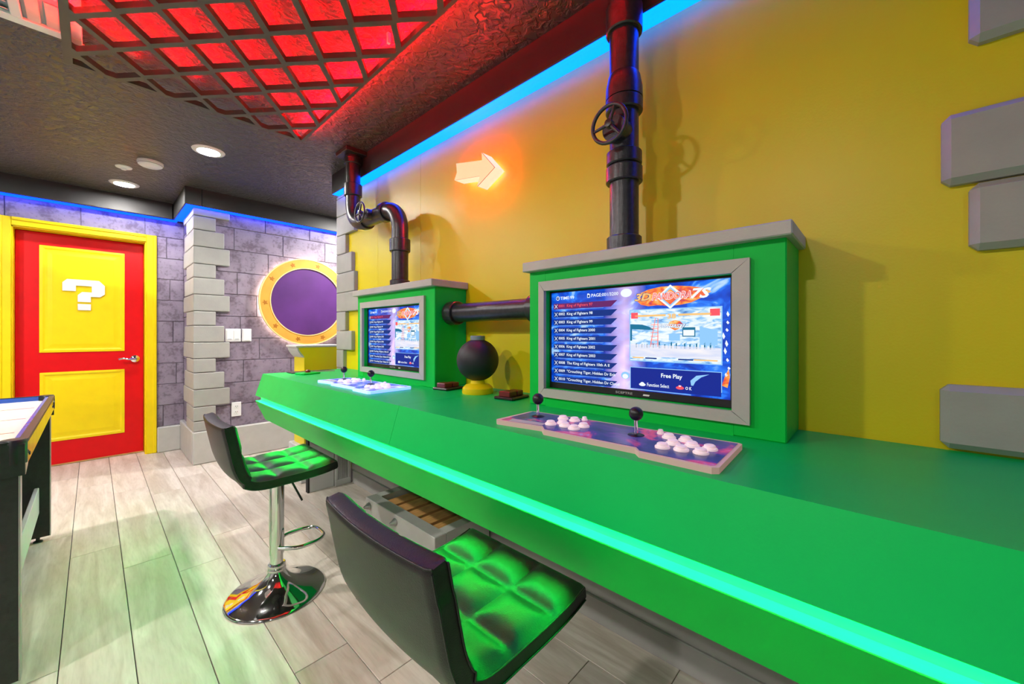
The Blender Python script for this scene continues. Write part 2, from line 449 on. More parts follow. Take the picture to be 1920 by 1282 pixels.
BY = 5.12; MY = 4.40; MX = .63
b = bmesh.new()
box(b, -2.75, -.455, BY + .004, 5.4, 0, CEIL); box(b, .355, MX + .1, BY + .004, 5.4, 0, CEIL); box(b, -.455, .355, BY + .004, 5.4, 2.035, CEIL)
wb = tag(obj('wall_back', b, 'mortar'), kind='structure')
wm = tag(obj('wall_middle', bx(MX + .004, 2.7, MY + .004, 5.4, 0, CEIL), 'mortar'), kind='structure')
bc = {}
def block_mesh(wd, h):
    k = (round(wd, 3), round(h, 3))
    if k not in bc:
        q = bx(.0025, wd - .0025, 0, .012, .0025, h - .0025, bev=.0025)
        me = bpy.data.meshes.new('block'); q.to_mesh(me); q.free(); me.materials.append(M['block']); bc[k] = me
    return bc[k]
def block_rows(wall, x0, x1, ylevel, z0, z1, first, avoid=None):
    H = .206; L0 = .412; z = z0; r = 0
    while z < z1 - .01:
        h = min(H, z1 - z); x = x0 - L0 + (first + (r % 2) * .5 + ((r * 37) % 5) * .06) % 1.0 * L0
        while x < x1:
            spans = [(max(x, x0), min(x + L0, x1))]
            if avoid and z < avoid[2]:
                ns = []
                for a, c in spans:
                    if c <= avoid[0] or a >= avoid[1]: ns.append((a, c))
                    else:
                        if a < avoid[0]: ns.append((a, avoid[0]))
                        if c > avoid[1]: ns.append((avoid[1], c))
                spans = ns
            for a, c in spans:
                if c - a > .02: obj('block', block_mesh(c - a, h), 'block', wall, loc=(a, ylevel - .004 + random.uniform(0, .002), z))
            x += L0
        z += h; r += 1
block_rows(wb, -1.3, MX, BY, .245, SOF + .03, .3, (-.50, .405, 2.06))
block_rows(wm, MX + .02, 2.3, MY, .285, SOF + .03, .55)
# blocks on the short return facing the door alcove
for r in range(10):
    z = .285 + r * .206; h = min(.206, SOF + .03 - z)
    if h > .02:
        q = obj('block', block_mesh(BY - MY - .02, h), 'block', wm, loc=(MX - .004, BY - .01, z), rot=(0, 0, -PI / 2))

# soffits with blue LED undersides
def soffit(n, parts, leds, ledmat='blue_led_far'):
    b = bmesh.new()
    for p in parts: box(b, *p, bev=.004)
    o = tag(obj('trim_%d' % n, b, 'soffit'), kind='structure')
    for l in leds:
        obj('led_strip', bx(*l), ledmat, o)
SX = 1.30
soffit(1, [(SX, WX + .02, -2.1, 3.18, SOF, CEIL + .01)], [(SX + .006, WX, -2.1, 3.172, SOF - .004, SOF + .001)], 'blue_led')
soffit(2, [(-2.75, MX - .10, BY - .115, BY + .02, SOF, CEIL + .01)], [(-2.7, MX - .06, BY - .085, BY - .004, SOF - .004, SOF + .001)])
soffit(3, [(MX - .095, MX + .02, MY - .085, BY + .01, SOF, CEIL + .01), (MX + .02, 2.7, MY - .085, MY + .02, SOF, CEIL + .01)],
       [(MX - .085, MX - .004, MY - .0, BY - .09, SOF - .004, SOF + .001), (MX - .085, 2.65, MY - .075, MY - .004, SOF - .004, SOF + .001)])

# skirting boards
def skirting(name, parts):
    b = bmesh.new()
    for p in parts: box(b, *p, bev=.008)
    return tag(obj(name, b, 'grey_trim'), kind='structure')
skirting('baseboard_back', [(.425, .60, BY - .045, BY + .01, 0, .245), (-2.75, -.53, BY - .045, BY + .01, 0, .245)])
skirting('baseboard_middle', [(MX - .035, 1.585, MY - .04, MY + .02, 0, .287), (MX - .035, MX + .02, MY + .0205, BY, 0, .287)])
tag(obj('baseboard_right', bx(WX - .014, WX + .012, -2.1, 2.96, 0, .10, bev=.004), 'wall_under'), kind='structure')
b = bmesh.new(); box(b, WX - .003, WX + .012, -2.1, 3.0, .10, CT - .03)
tag(obj('trim_4', b, 'wall_under'), kind='structure')

# quoins of the corner column between the door and the disc
bounds = [2.262, 2.194, 2.072, 1.925, 1.772, 1.649, 1.501, 1.353, 1.225, 1.076, .931, .807, .659, .506, .38, .287]
kinds = ['L', 'S', 'M', 'L', 'S', 'M', 'L', 'S', 'M', 'L', 'S', 'M', 'L', 'S', 'S']
kx = {'S': .76, 'M': .823, 'L': .864}; ky = {'S': 4.745, 'M': 4.847, 'L': 4.918}
for (z1, z0), k in zip(zip(bounds, bounds[1:]), kinds):
    obj('quoin', bx(MX - .03, kx[k], MY - .03, ky[k], z0 + .002, z1 - .002, bev=.007, seg=2), 'grey_block', wm)
# quoins of the far end of the yellow wall
zb = [2.262, 2.236, 2.093, 1.937, 1.786, 1.634, 1.479, 1.327, 1.176, 1.024, .879, .72, .57, .42, .27, .0]
yk = [2.90, 3.03, 2.90, 3.05, 2.945, 2.90, 2.83, 3.05, 2.945, 3.09, 3.09, 3.10, 3.09, 3.09, 3.09]
for (z1, z0), y in zip(zip(zb, zb[1:]), yk):
    obj('quoin', bx(WX - .03, WX + .25, y, 3.215, z0 + .0015, z1 - .0015, bev=.006, seg=2), 'grey_block', wr)
# quoins at the near end of the yellow wall: bevelled faces
for z0, z1, y in [(.883, 1.033, -.11), (1.033, 1.186, -.30), (1.186, 1.338, -.30), (1.338, 1.492, -.155), (1.495, 1.661, -.112), (1.661, 1.806, -.33), (1.807, 1.96, -.155), (1.96, 2.11, -.112), (2.11, 2.26, -.33)]:
    obj('quoin', bx(WX - .03, WX + .02, -.62, y, z0 + .001, z1 - .001, bev=.014), 'grey_block', wr)

# ------------------------------------------------------------------ door with question mark
DY = 5.235
d = tag(obj('door_1', bx(-.441, .337, DY, DY + .04, .012, 2.022, bev=.003), 'red_door'), kind='structure')
def raised_panel(x0, x1, z0, z1):
    b = bmesh.new()
    def ring(i, y): return [b.verts.new(v) for v in ((x0 + i, y, z0 + i), (x1 - i, y, z0 + i), (x1 - i, y, z1 - i), (x0 + i, y, z1 - i))]
    R = [ring(0, DY + .002), ring(0, DY - .006), ring(.018, DY - .008), ring(.032, DY - .0015), ring(.046, DY - .0015), ring(.072, DY - .005)]
    for p, q in zip(R, R[1:]):
        for i in range(4):
            j = (i + 1) % 4; b.faces.new((p[i], p[j], q[j], q[i]))
    b.faces.new(R[-1]); bmesh.ops.recalc_face_normals(b, faces=b.faces[:])
    return b
obj('door_panel', raised_panel(-.312, .206, .990, 1.912), 'yellow', d)
obj('door_panel', raised_panel(-.310, .206, .215, .817), 'yellow', d)
q = [(-.155, 1.636), (.039, 1.636), (.076, 1.592), (.076, 1.514), (.045, 1.487), (-.012, 1.487), (-.012, 1.438), (-.092, 1.438), (-.092, 1.498), (-.066, 1.527), (-.006, 1.527), (-.006, 1.582), (-.103, 1.582), (-.103, 1.532), (-.182, 1.532), (-.182, 1.605)]
q = [(x, z) for x, z in q]
b = bmesh.new(); prism(b, q, DY - .005, DY - .017, 'XZ'); prism(b, [(-.092, 1.419), (-.012, 1.419), (-.012, 1.364), (-.092, 1.364)], DY - .005, DY - .017, 'XZ')
tag(obj('question_mark', b, 'white', d), 'white blocky question mark')
hd = bmesh.new(); lathe(hd, [(.0, 0), (.033, 0), (.033, -.008), (.022, -.014), (.013, -.018), (.012, -.05), (0, -.052)], 24, (.278, DY, .912), 'Y')
tube(hd, fillet([(.278, DY - .045, .912), (.235, DY - .052, .910), (.20, DY - .05, .921), (.165, DY - .048, .912)], .05, 5), [.011] * 0 or .0085, 10)
tag(obj('door_handle', hd, 'chrome', d, smooth=40), 'chrome lever handle on round rose')
b = bmesh.new()
for x0, x1 in ((-.455, -.443), (.340, .355)): box(b, x0, x1, BY - .0, DY + .06, 0, 2.036)
box(b, -.455, .355, BY, DY + .06, 2.024, 2.036); box(b, -.47, .37, DY + .045, DY + .06, 0, 2.04)
obj('door_jamb', b, 'yellow', d)
def casing(b, x0, x1, z0, z1, inner):
    # stepped moulding profile
    box(b, x0, x1, BY - .016, BY + .006, z0, z1, bev=.003)
    if inner == 'L': box(b, x0, x0 + .028, BY - .026, BY - .014, z0, z1, bev=.005)
    if inner == 'R': box(b, x1 - .028, x1, BY - .026, BY - .014, z0, z1, bev=.005)
    if inner == 'T': box(b, x0, x1, BY - .026, BY - .014, z1 - .028, z1, bev=.005)
b = bmesh.new()
casing(b, .350, .423, 0, 2.10, 'R'); casing(b, -.523, -.450, 0, 2.10, 'L'); casing(b, -.4495, .3495, 2.032, 2.1, 'T')
obj('door_casing', b, 'yellow', d)
obj('door_sweep', bx(-.441, .337, DY - .006, DY + .0, .004, .014), 'wood', d)

# ------------------------------------------------------------------ ceiling fittings
for k, (x, y) in enumerate(LAMPS):
    lab = ['round recessed ceiling lamp nearest the lattice, lit white', 'round recessed ceiling lamp in front of the door, lit white'][k]
    t = thing('ceiling_lamp', lab, 'lamp', (x, y, CEIL), 'recessed ceiling lamps')
    b = bmesh.new(); lathe(b, [(.062, -.002), (.064, -.010), (.090, -.006), (.094, 0), (.062, 0), (.062, -.002)], 32)
    obj('trim_ring', b, 'white', t, smooth=50, loc=(0, 0, 0))
    b = bmesh.new(); lathe(b, [(.0, -.006), (.061, -.006)], 32)
    for f in b.faces: f.normal_flip()
    obj('diffuser', b, 'lamp', t, loc=(0, 0, 0))
t = thing('smoke_detector', 'white round smoke detector on ceiling beside the lit lamp', 'detector', (.289, 3.912, CEIL))
b = bmesh.new(); lathe(b, [(.074, 0), (.074, -.012), (.068, -.026), (.055, -.034), (0, -.036)], 32)
obj('housing', b, 'white', t, smooth=40, loc=(0, 0, 0))
b = bmesh.new(); lathe(b, [(.069, -.020), (.0705, -.020), (.0705, -.0225), (.068, -.0225)], 32)
obj('vent_slot', b, 'darkgap', t, loc=(0, 0, 0))
t = thing('sprinkler_head', 'small white round cover on ceiling near the door lamp', 'sprinkler', (.16, 4.17, CEIL))
b = bmesh.new(); lathe(b, [(.048, 0), (.046, -.006), (.02, -.010), (.014, -.022), (0, -.024)], 24)
obj('cover', b, 'white', t, smooth=40, loc=(0, 0, 0))

# air register left of the lattice
t = thing('air_register', 'white louvred air register in ceiling beside the lattice', 'vent', (-.33, 2.2, CEIL))
b = bmesh.new(); X0, X1, Y0, Y1 = -.75, -.03, 1.78, 2.53
for p in [(X0, X1, Y1 - .05, Y1), (X0, X1, Y0, Y0 + .05), (X0, X0 + .05, Y0 + .051, Y1 - .051), (X1 - .05, X1, Y0 + .051, Y1 - .051), (-.22, -.19, Y0 + .051, Y1 - .051)]:
    box(b, p[0] + .33, p[1] + .33, p[2] - 2.2, p[3] - 2.2, -.016, 0, bev=.003)
obj('frame', b, 'white', t, loc=(0, 0, 0))
obj('backing', bx(X0 + .36, X1 + .30, Y0 - 2.17, Y1 - 2.23, -.004, .0), 'cap_grey', t, loc=(0, 0, 0))
for k in range(13):
    y = Y1 - .075 - k * .05
    obj('louvre', bx(-.255 - .0, .255, -.016, .016, -.0015, .0015), 'white', t, loc=(-.34 + .19, y - 2.2, -.010), rot=(.5, 0, 0))
for k in range(2):
    for j in range(3):
        obj('slot_plate', bx(-.018, .018, -.09, .09, -.003, .003, bev=.002), 'pink', t, loc=(.17 + .05 * k, .2 - j * .22, -.006))  # pink puts the red LED light into the white plates' colour

# red-lit lattice: one cut sheet with diamond openings
t = thing('ceiling_lattice', 'dark taupe diamond lattice panel hung below the red-lit ceiling', 'lattice', (.406, 1.6, 2.345))
LX0, LX1, LY0, LY1 = -.060, .878, .35, 2.60
px_, py_ = .2085, .2885; cx0, cy0 = .788, 2.36
def clip(poly, x0, x1, y0, y1):
    for ax, lim, sg in ((0, x0, 1), (0, x1, -1), (1, y0, 1), (1, y1, -1)):
        out = []
        for a, c in zip(poly, poly[1:] + poly[:1]):
            ia = sg * (a[ax] - lim) >= 0; ic = sg * (c[ax] - lim) >= 0
            if ia: out.append(a)
            if ia != ic:
                u = (lim - a[ax]) / (c[ax] - a[ax]); out.append((a[0] + u * (c[0] - a[0]), a[1] + u * (c[1] - a[1])))
        poly = out
        if len(poly) < 3: return []
    return poly
cu = bpy.data.curves.new('lattice_sheet', 'CURVE'); cu.dimensions = '2D'; cu.fill_mode = 'BOTH'; cu.extrude = .0125
def spl(poly):
    s = cu.splines.new('POLY'); s.points.add(len(poly) - 1); s.use_cyclic_u = True
    for p, (x, y) in zip(s.points, poly): p.co = (x - .406, y - 1.6, 0, 1)
spl([(LX0 - .027, LY0 - .02), (LX1 + .015, LY0 - .02), (LX1 + .015, LY1 + .022), (LX0 - .027, LY1 + .022)])
hx, hy = .0955, .1165
for i in range(-8, 4):
    for j in range(-18, 4):
        if (i + j) % 2: continue
        cx, cy = cx0 + i * px_ / 2, cy0 + j * py_ / 2
        pl = clip([(cx - hx, cy), (cx, cy - hy), (cx + hx, cy), (cx, cy + hy)], LX0, LX1, LY0, LY1)
        if len(pl) >= 3:
            ar = abs(sum(a[0] * c[1] - c[0] * a[1] for a, c in zip(pl, pl[1:] + pl[:1]))) / 2
            if ar > .0004: spl(pl)
tmp = bpy.data.objects.new('lattice_sheet', cu); C.objects.link(tmp)
me = bpy.data.meshes.new_from_object(tmp.evaluated_get(bpy.context.evaluated_depsgraph_get()))
bpy.data.objects.remove(tmp); bpy.data.curves.remove(cu); me.materials.clear()
obj('lattice_sheet', me, 'lattice', t, loc=(0, 0, .0125))
# red LED tape standing on the back of the sheet, and the small clips that carry it
obj('led_tape', bx(LX1 + .001 - .406, LX1 + .011 - .406, LY0 - 1.6, LY1 - 1.6, .0252, .0258), 'red_led_edge', t, loc=(0, 0, 0))
obj('led_tape', bx(LX0 - .020 - .406, LX0 - .008 - .406, LY0 - 1.6, LY1 - .25 - 1.6, .0252, .0258), 'red_led', t, loc=(0, 0, 0))
for q in range(-25, 26, 2):        # unseen tape added on top of every other bar to redden the ceiling
    pts = []
    for i2 in range(-200, 201):
        i_ = i2 / 20; j_ = i_ - q
        x, y = cx0 + i_ * px_ / 2, cy0 + j_ * py_ / 2
        if LX0 + .02 < x < LX1 - .01 and LY0 < y < LY1 - .12: pts.append((x, y))
    if len(pts) > 8:
        (xa, ya_), (xb, yb_) = pts[0], pts[-1]
        n_ = Vector((-(yb_ - ya_), xb - xa)).normalized() * .0038
        P = [(xa + n_.x, ya_ + n_.y), (xb + n_.x, yb_ + n_.y), (xb - n_.x, yb_ - n_.y), (xa - n_.x, ya_ - n_.y)]
        obj('led_tape', prism(bmesh.new(), [(x - .406, y - 1.6) for x, y in P], .0252, .0258, 'XY'), 'red_led', t, loc=(0, 0, 0))
for x, y in [(LX0 + .03, LY1 - .06), (LX1 - .04, LY1 - .035), (LX1 - .03, 1.5), (LX1 - .03, .8), (LX0 + .03, .8)]:
    obj('hanger', bx(x - .412, x - .400, y - 1.606, y - 1.594, .025, CEIL - 2.345), 'white', t, loc=(0, 0, 0))

# ------------------------------------------------------------------ counter
t = thing('arcade_counter', 'long green wall counter with a glowing green light line', 'counter', (1.1, .5, 0))
EY = 3.083; NY = -2.0
prof_up = [(WX - .004, CT), (.796, CT), (.752, .734), (.787, .7345), (.787, .80), (.86, CT - .03), (WX - .004, CT - .03)]
def ext(poly, y0, y1):
    return prism(bmesh.new(), [(x, z) for x, z in poly], y0, y1, 'XZ')
# two boards meet in a visible joint
JY = 1.33
for a, b_ in ((JY + .0008, EY), (NY, JY - .0008)):
    b = ext(prof_up, a, b_); bmesh.ops.translate(b, verts=b.verts, vec=(-1.1, -.5, 0))
    obj('counter_board', b, 'green_top', t, loc=(0, 0, 0))
b = ext([(.752, .697), (.787, .6965), (.83, .69), (.83, .585), (.822, .561), (.812, .561)], NY, EY); bmesh.ops.translate(b, verts=b.verts, vec=(-1.1, -.5, 0))
tag(obj('lower_fascia', b, 'green', t, loc=(0, 0, 0)), 'sloping green lower fascia')
b = ext([(.764, .7322), (.778, .7322), (.778, .7336), (.764, .7336)], NY, EY); bmesh.ops.translate(b, verts=b.verts, vec=(-1.1, -.5, 0))
tag(obj('led_channel', b, 'green_led', t, loc=(0, 0, 0)), 'glowing green light line')
b = ext([(.753, .6968), (.788, .6968), (.788, .7335), (.785, .7335), (.785, .6985), (.753, .6985)], NY, EY); bmesh.ops.translate(b, verts=b.verts, vec=(-1.1, -.5, 0))
tag(obj('led_ledge', b, 'ledge', t, loc=(0, 0, 0)), 'pale ledge of the light channel')
b = ext([(.83, .60), (.85, .60), (.85, CT - .03), (.83, CT - .05)], NY, EY); bmesh.ops.translate(b, verts=b.verts, vec=(-1.1, -.5, 0))
obj('backer_board', b, 'darkgap', t, loc=(0, 0, 0))
obj('bracket', bx(.85 - 1.1, WX - .005 - 1.1, 2.90 - .5, 2.92 - .5, CT - .2, CT - .03), 'lightgrey', t, loc=(0, 0, 0))
obj('bracket', bx(.85 - 1.1, WX - .005 - 1.1, -.9 - .5, -.88 - .5, CT - .2, CT - .03), 'lightgrey', t, loc=(0, 0, 0))

# end panel and air grille under the far end of the counter
t = thing('support_panel', 'pale grey upright panel under the counter far end', 'panel', (1.12, 3.02, 0))
obj('board', bx(-.05, .125, -.02, .02, 0, CT - .035, bev=.002), 'lightgrey', t, loc=(0, 0, 0))
obj('edge_strip', bx(-.062, -.05, -.02, .02, 0, CT - .035), 'darkgap', t, loc=(0, 0, 0))  # shade on the panel's side edge, put in as a dark strip
t = thing('air_grille', 'pale grey slatted air grille under the counter far end', 'vent', (1.31, 3.02, 0))
G0, G1 = 1.247 - 1.31, WX - .016 - 1.31
obj('duct_side', bx(G0, G0 + .01, -.03, .06, 0, .55), 'wall_under', t, loc=(0, 0, 0))
b = bmesh.new()
box(b, G0, G1, -.04, -.03, 0, .045, bev=.002); box(b, G0, G1, -.04, -.03, .50, .55, bev=.002); box(b, G0, G0 + .018, -.04, -.03, .045, .50, bev=.002); box(b, G1 - .02, G1, -.04, -.03, .045, .50, bev=.002)
obj('frame', b, 'lightgrey', t, loc=(0, 0, 0))
obj('backing', bx(G0 + .01, G1, -.022, -.018, .03, .52), 'darkgap', t, loc=(0, 0, 0))
for k in range(9):
    x = G0 + .024 + k * (G1 - G0 - .046) / 8
    obj('slat', bx(-.0022, .0022, -.004, .0, 0, .455), 'lightgrey', t, loc=(x, -.033, .045))

# slat-topped box below the counter
t = thing('slat_box', 'low grey box with recessed wooden slats under the counter', 'box', (1.19, 1.745, 0))
bx0, bx1, by0, by1, bh = 1.028 - 1.19, 1.362 - 1.19, 1.425 - 1.745, 2.065 - 1.745, .25
b = bmesh.new()
for p in [(bx0, bx0 + .065), (bx1 - .045, bx1)]: box(b, p[0], p[1], by0, by1, 0, bh, bev=.003)
for p in [(by0, by0 + .055), (by1 - .055, by1)]: box(b, bx0 + .065, bx1 - .045, p[0], p[1], 0, bh, bev=.0)
box(b, bx0 + .06, bx1 - .04, by0 + .05, by1 - .05, .01, .20)
obj('carcass', b, 'grey_trim', t, loc=(0, 0, 0))
obj('recess', bx(bx0 + .066, bx1 - .046, by0 + .056, by1 - .056, .20, .204), 'darkgap', t, loc=(0, 0, 0))
n = 5; L_ = (by1 - by0 - .11) / n
for k in range(n):
    y = by0 + .055 + k * L_
    obj('slat', bx(bx0 + .067, bx1 - .047, .012, L_ - .012, 0, .016, bev=.001), 'wood', t, loc=(0, y, .206))
for y in (1.752, 2.02):
    b = bmesh.new(); lathe(b, [(.0, -.036), (.004, -.035), (.019, -.004), (.017, 0), (0, 0)], 20, (0, 0, 0), 'X')
    obj('knob', b, 'steel', t, smooth=50, loc=(bx0, y - 1.745, .215))

# yellow half-height pillar beyond the counter
t = thing('half_pillar', 'yellow half-height pillar with pale moulded cap behind counter', 'pillar', (1.25, 3.36, 0))
sh = [(-.13, .28), (.16, .28), (.16, 1.045), (-.172, 1.045), (-.166, 1.025), (-.150, 1.0), (-.137, .985), (-.13, .97)]
obj('shaft', prism(bmesh.new(), sh, -.11, .11, 'XZ'), 'yellow_wall', t, loc=(0, 0, 0))
obj('plinth', bx(-.165, .16, -.135, .135, 0, .28, bev=.006), 'lightgrey', t, loc=(0, 0, 0))
mo = [(-.13, .972), (-.137, .985), (-.150, 1.0), (-.166, 1.025), (-.172, 1.045), (-.180, 1.045), (-.175, 1.022), (-.160, .995), (-.146, .978), (-.137, .968), (-.13, .966)]
obj('moulding', prism(bmesh.new(), mo, -.109, .11, 'XZ'), 'lightgrey', t, loc=(0, 0, 0))
obj('cap', bx(-.190, .16, -.118, .12, 1.0452, 1.062, bev=.003), 'lightgrey', t, loc=(0, 0, 0))

# ------------------------------------------------------------------ arcade console (near) with television; the far one is a copy
FX = 1.173; DY_FAR = 1.462
def console():
    t = thing('arcade_console', 'larger nearer green arcade console with grey frame and cap', 'arcade console', (1.28, .582, CT), 'arcade consoles on the counter')
    y0, y1, zt = .163 - .582, 1.0 - .582, 1.392 - CT
    iy0, iy1, iz0, iz1 = .283 - .582, .918 - .582, .945 - CT, 1.312 - CT
    f = FX - 1.28; k = WX - 1.28 - .001
    b = bmesh.new()
    box(b, f, k, y0, iy0, 0, zt, bev=.003); box(b, f, k, iy1, y1, 0, zt, bev=.003)
    box(b, f + .0002, k, iy0 - .002, iy1 + .002, 0, iz0); box(b, f + .0002, k, iy0 - .002, iy1 + .002, iz1, zt)
    obj('cabinet', b, 'green', t, loc=(0, 0, 0))
    obj('cap', bx(f - .032, k, y0 - .016, y1 + .010, zt - .002, zt + .034, bev=.003), 'grey_trim', t, loc=(0, 0, 0))
    oy0, oy1, oz0, oz1 = .240 - .582, .945 - .582, .912 - CT, 1.349 - CT
    for P in ([(oy0, oz0), (oy1, oz0), (iy1, iz0), (iy0, iz0)], [(oy0, oz1), (oy1, oz1), (iy1, iz1), (iy0, iz1)],
              [(oy0, oz0), (iy0, iz0), (iy0, iz1), (oy0, oz1)], [(oy1, oz0), (iy1, iz0), (iy1, iz1), (oy1, oz1)]):
        g = .0006
        cxm = sum(p[0] for p in P) / 4; czm = sum(p[1] for p in P) / 4
        P = [(p[0] + (g if p[0] < cxm else -g), p[1] + (g if p[1] < czm else -g)) for p in P]
        b = prism(bmesh.new(), P, f - .013, f + .006, 'YZ')
        obj('frame_rail', b, 'grey_trim', t, loc=(0, 0, 0))
    return t
con = console()

def television():
    SXP = 1.200
    t = thing('television', 'wide television in the nearer console showing a game list', 'television', (SXP, .6005, 1.13), 'televisions in the consoles')
    o = t.location
    def sub(name, bm_or_me, m, parent, **k): return obj(name, bm_or_me, m, parent, loc=(0, 0, 0), **k)
    yy = lambda v: v - o[1]
    zz = lambda v: v - o[2]
    # bezel: four black rails, screen between
    b = bmesh.new(); A0, A1, Z0, Z1 = .294, .914, .9675, 1.3055
    for p in [(.284, .917, .946, Z0), (.284, .917, Z1, 1.311), (.284, A0, Z0, Z1), (A1, .917, Z0, Z1)]:
        box(b, -.004, .03, yy(p[0]), yy(p[1]), zz(p[2]), zz(p[3]), bev=.001)
    bz = sub('bezel', b, 'black', t)
    me = text_mesh('SCEPTRE', .060, .0075, bold=.02); me.transform(Matrix.Translation((-.0042, yy(.640), zz(.9525))) @ FACE)
    sub('lettering', me, 'grey_letter', bz)
    me = prism(bmesh.new(), [(yy(.545), zz(.953)), (yy(.525), zz(.953)), (yy(.522), zz(.958)), (yy(.543), zz(.9585))], -.0045, -.003, 'YZ')
    sub('badge', me, 'white', bz)
    sc = sub('screen', bx(.004, .02, yy(A0), yy(A1), zz(Z0), zz(Z1)), 'screen', t)
    lay = [0]
    def flat(name, polys, m, layer=1):
        b = bmesh.new()
        for p in polys:
            prism(b, [(yy(y), zz(z)) for y, z in p], .004 - .0004 * layer, .004 - .0004 * layer + .0003, 'YZ')
        return sub(name, b, m, sc)
    def txt(body, y, z, wd, h, m, layer=2, bold=.012, shear=0):
        me = text_mesh(body, wd, h, bold=bold, shear=shear)
        me.transform(Matrix.Translation((.004 - .0004 * layer, yy(y), zz(z))) @ FACE)
        return sub('lettering', me, m, sc)
    names = ['0001  King of Fighters 97', '0002  King of Fighters 98', '0003  King of Fighters 99', '0004  King of Fighters 2000', '0005  King of Fighters 2001',
             '0006  King of Fighters 2002', '0007  King of Fighters 2003', '0008  The King of Fighters 10th A II', '0009  "Crouching Tiger, Hidden Dr Enh', '0010  "Crouching Tiger, Hidden Dr Cloud']
    wid = [.147, .147, .147, .157, .157, .157, .158, .213, .235, .250]
    for k, nm in enumerate(names):
        zc = 1.254 - k * .0304
        flat('list_bar', [[(.904, zc - .0105), (.662, zc - .0105), (.638, zc + .0105), (.904, zc + .0105)]], 'scr_barred' if k == 0 else 'scr_bar', 1)
        txt(nm, .880, zc - .0065, wid[k], .013, 'scr_red' if k == 0 else 'scr_white')
        # crossed-swords mark at the row's head, thin line under each bar
        b = []
        for s in (1, -1):
            b.append([(.899, zc + s * .007 - .0012), (.899, zc + s * .007 + .0012), (.886, zc - s * .007 + .0012), (.886, zc - s * .007 - .0012)])
        flat('row_mark', b, 'scr_white', 2)
        flat('row_line', [[(.895, zc - .0135), (.69, zc - .0135), (.69, zc - .0125), (.895, zc - .0125)]], 'scr_line', 2)
    txt('TIME:99', .872, 1.2785, .062, .0115, 'scr_white'); txt('PAGE:001/3200', .738, 1.2805, .104, .0115, 'scr_white')
    ck = [(.884 + .008 * math.cos(a * PI / 6), 1.2845 + .008 * math.sin(a * PI / 6)) for a in range(12)]
    ci = [(.884 + .0058 * math.cos(a * PI / 6), 1.2845 + .0058 * math.sin(a * PI / 6)) for a in range(12)]
    flat('clock_mark', [ck], 'scr_white', 2); flat('clock_mark', [ci, ], 'scr_bar', 3)
    flat('clock_mark', [[(.8845, 1.284), (.8835, 1.284), (.8835, 1.289), (.8845, 1.289)], [(.884, 1.284), (.884, 1.285), (.880, 1.285), (.880, 1.284)]], 'scr_white', 4)
    flat('page_mark', [[(.755, 1.279), (.744, 1.279), (.744, 1.290), (.748, 1.294), (.755, 1.294)]], 'scr_white', 2)
    flat('page_mark', [[(.753, 1.281), (.746, 1.281), (.746, 1.289), (.753, 1.289)]], 'scr_bar', 3)
    # title: flame, diamond, lettering
    fl_ = [(.57 + 0, 1.258), (.555, 1.244), (.53, 1.238), (.50, 1.240), (.47, 1.236), (.43, 1.238), (.40, 1.243), (.37, 1.256), (.345, 1.272), (.37, 1.284), (.40, 1.291), (.44, 1.296), (.49, 1.297), (.53, 1.291), (.56, 1.280), (.548, 1.270)]
    flat('title_flame', [fl_], 'scr_fire', 1)
    for s, m, l in ((1.0, 'scr_white', 2), (.80, 'scr_line', 3), (.66, 'scr_fire', 4)):
        flat('title_diamond', [[(.461 + .043 * s, 1.264), (.461, 1.264 - .037 * s), (.461 - .043 * s, 1.264), (.461, 1.264 + .037 * s)]], m, l)
    txt('3D', .575, 1.256, .055, .024, 'scr_gold', 6, .03, .25); txt('PANDORA', .517, 1.256, .118, .022, 'scr_pinkletter', 6, .03, .25); txt('7S', .402, 1.254, .058, .030, 'scr_white', 6, .03, .3)
    txt('3D', .5765, 1.2548, .056, .0265, 'scr_bar', 5, .06, .25); txt('PANDORA', .5185, 1.2548, .121, .0245, 'scr_white', 5, .06, .25)
    # picture of the game: plain sky, pavilion roof, ground, gauges (no fighters)
    flat('picture_border', [[(.594, 1.062), (.316, 1.062), (.316, 1.229), (.594, 1.229)]], 'scr_line', 1)
    flat('picture', [[(.591, 1.065), (.319, 1.065), (.319, 1.226), (.591, 1.226)]], 'scr_scene', 2)
    flat('picture_ground', [[(.591, 1.078), (.319, 1.078), (.319, 1.110), (.591, 1.118)]], 'scr_ground', 3)
    flat('pavilion_roof', [[(.591, 1.166), (.51, 1.162), (.525, 1.172), (.55, 1.180), (.591, 1.182)], [(.591, 1.128), (.585, 1.128), (.585, 1.166), (.591, 1.166)]], 'scr_teal', 3)
    flat('scoreboard', [[(.425, 1.142), (.388, 1.142), (.388, 1.170), (.425, 1.170)]], 'scr_teal', 3)
    flat('scoreboard', [[(.422, 1.145), (.391, 1.145), (.391, 1.162), (.422, 1.162)]], 'scr_white', 4)
    tw = [[(.513 + s_ * .012, 1.110), (.510 + s_ * .012, 1.110), (.502 + s_ * .004, 1.200), (.504 + s_ * .004, 1.200)] for s_ in (-1, 1)]
    flat('tower', tw + [[(.523, 1.118 + k * .012), (.497, 1.118 + k * .012), (.498, 1.120 + k * .012), (.522, 1.120 + k * .012)] for k in range(6)], 'scr_pinkletter', 3)
    cw = []
    for k in range(26):
        y = .575 - k * .0095 + random.uniform(-.003, .003); h = random.uniform(.006, .016)
        cw.append([(y, 1.106), (y - .004, 1.106), (y - .004, 1.112 + h), (y, 1.112 + h * .8)])
    flat('crowd', cw[::2], 'scr_teal', 3); flat('crowd', cw[1::2], 'scr_line', 3)
    flat('billboard', [[(.465, 1.130), (.432, 1.130), (.432, 1.150), (.465, 1.150)]], 'scr_line', 3)
    flat('billboard', [[(.376, 1.118), (.328, 1.118), (.328, 1.160), (.376, 1.172)]], 'scr_line', 3)
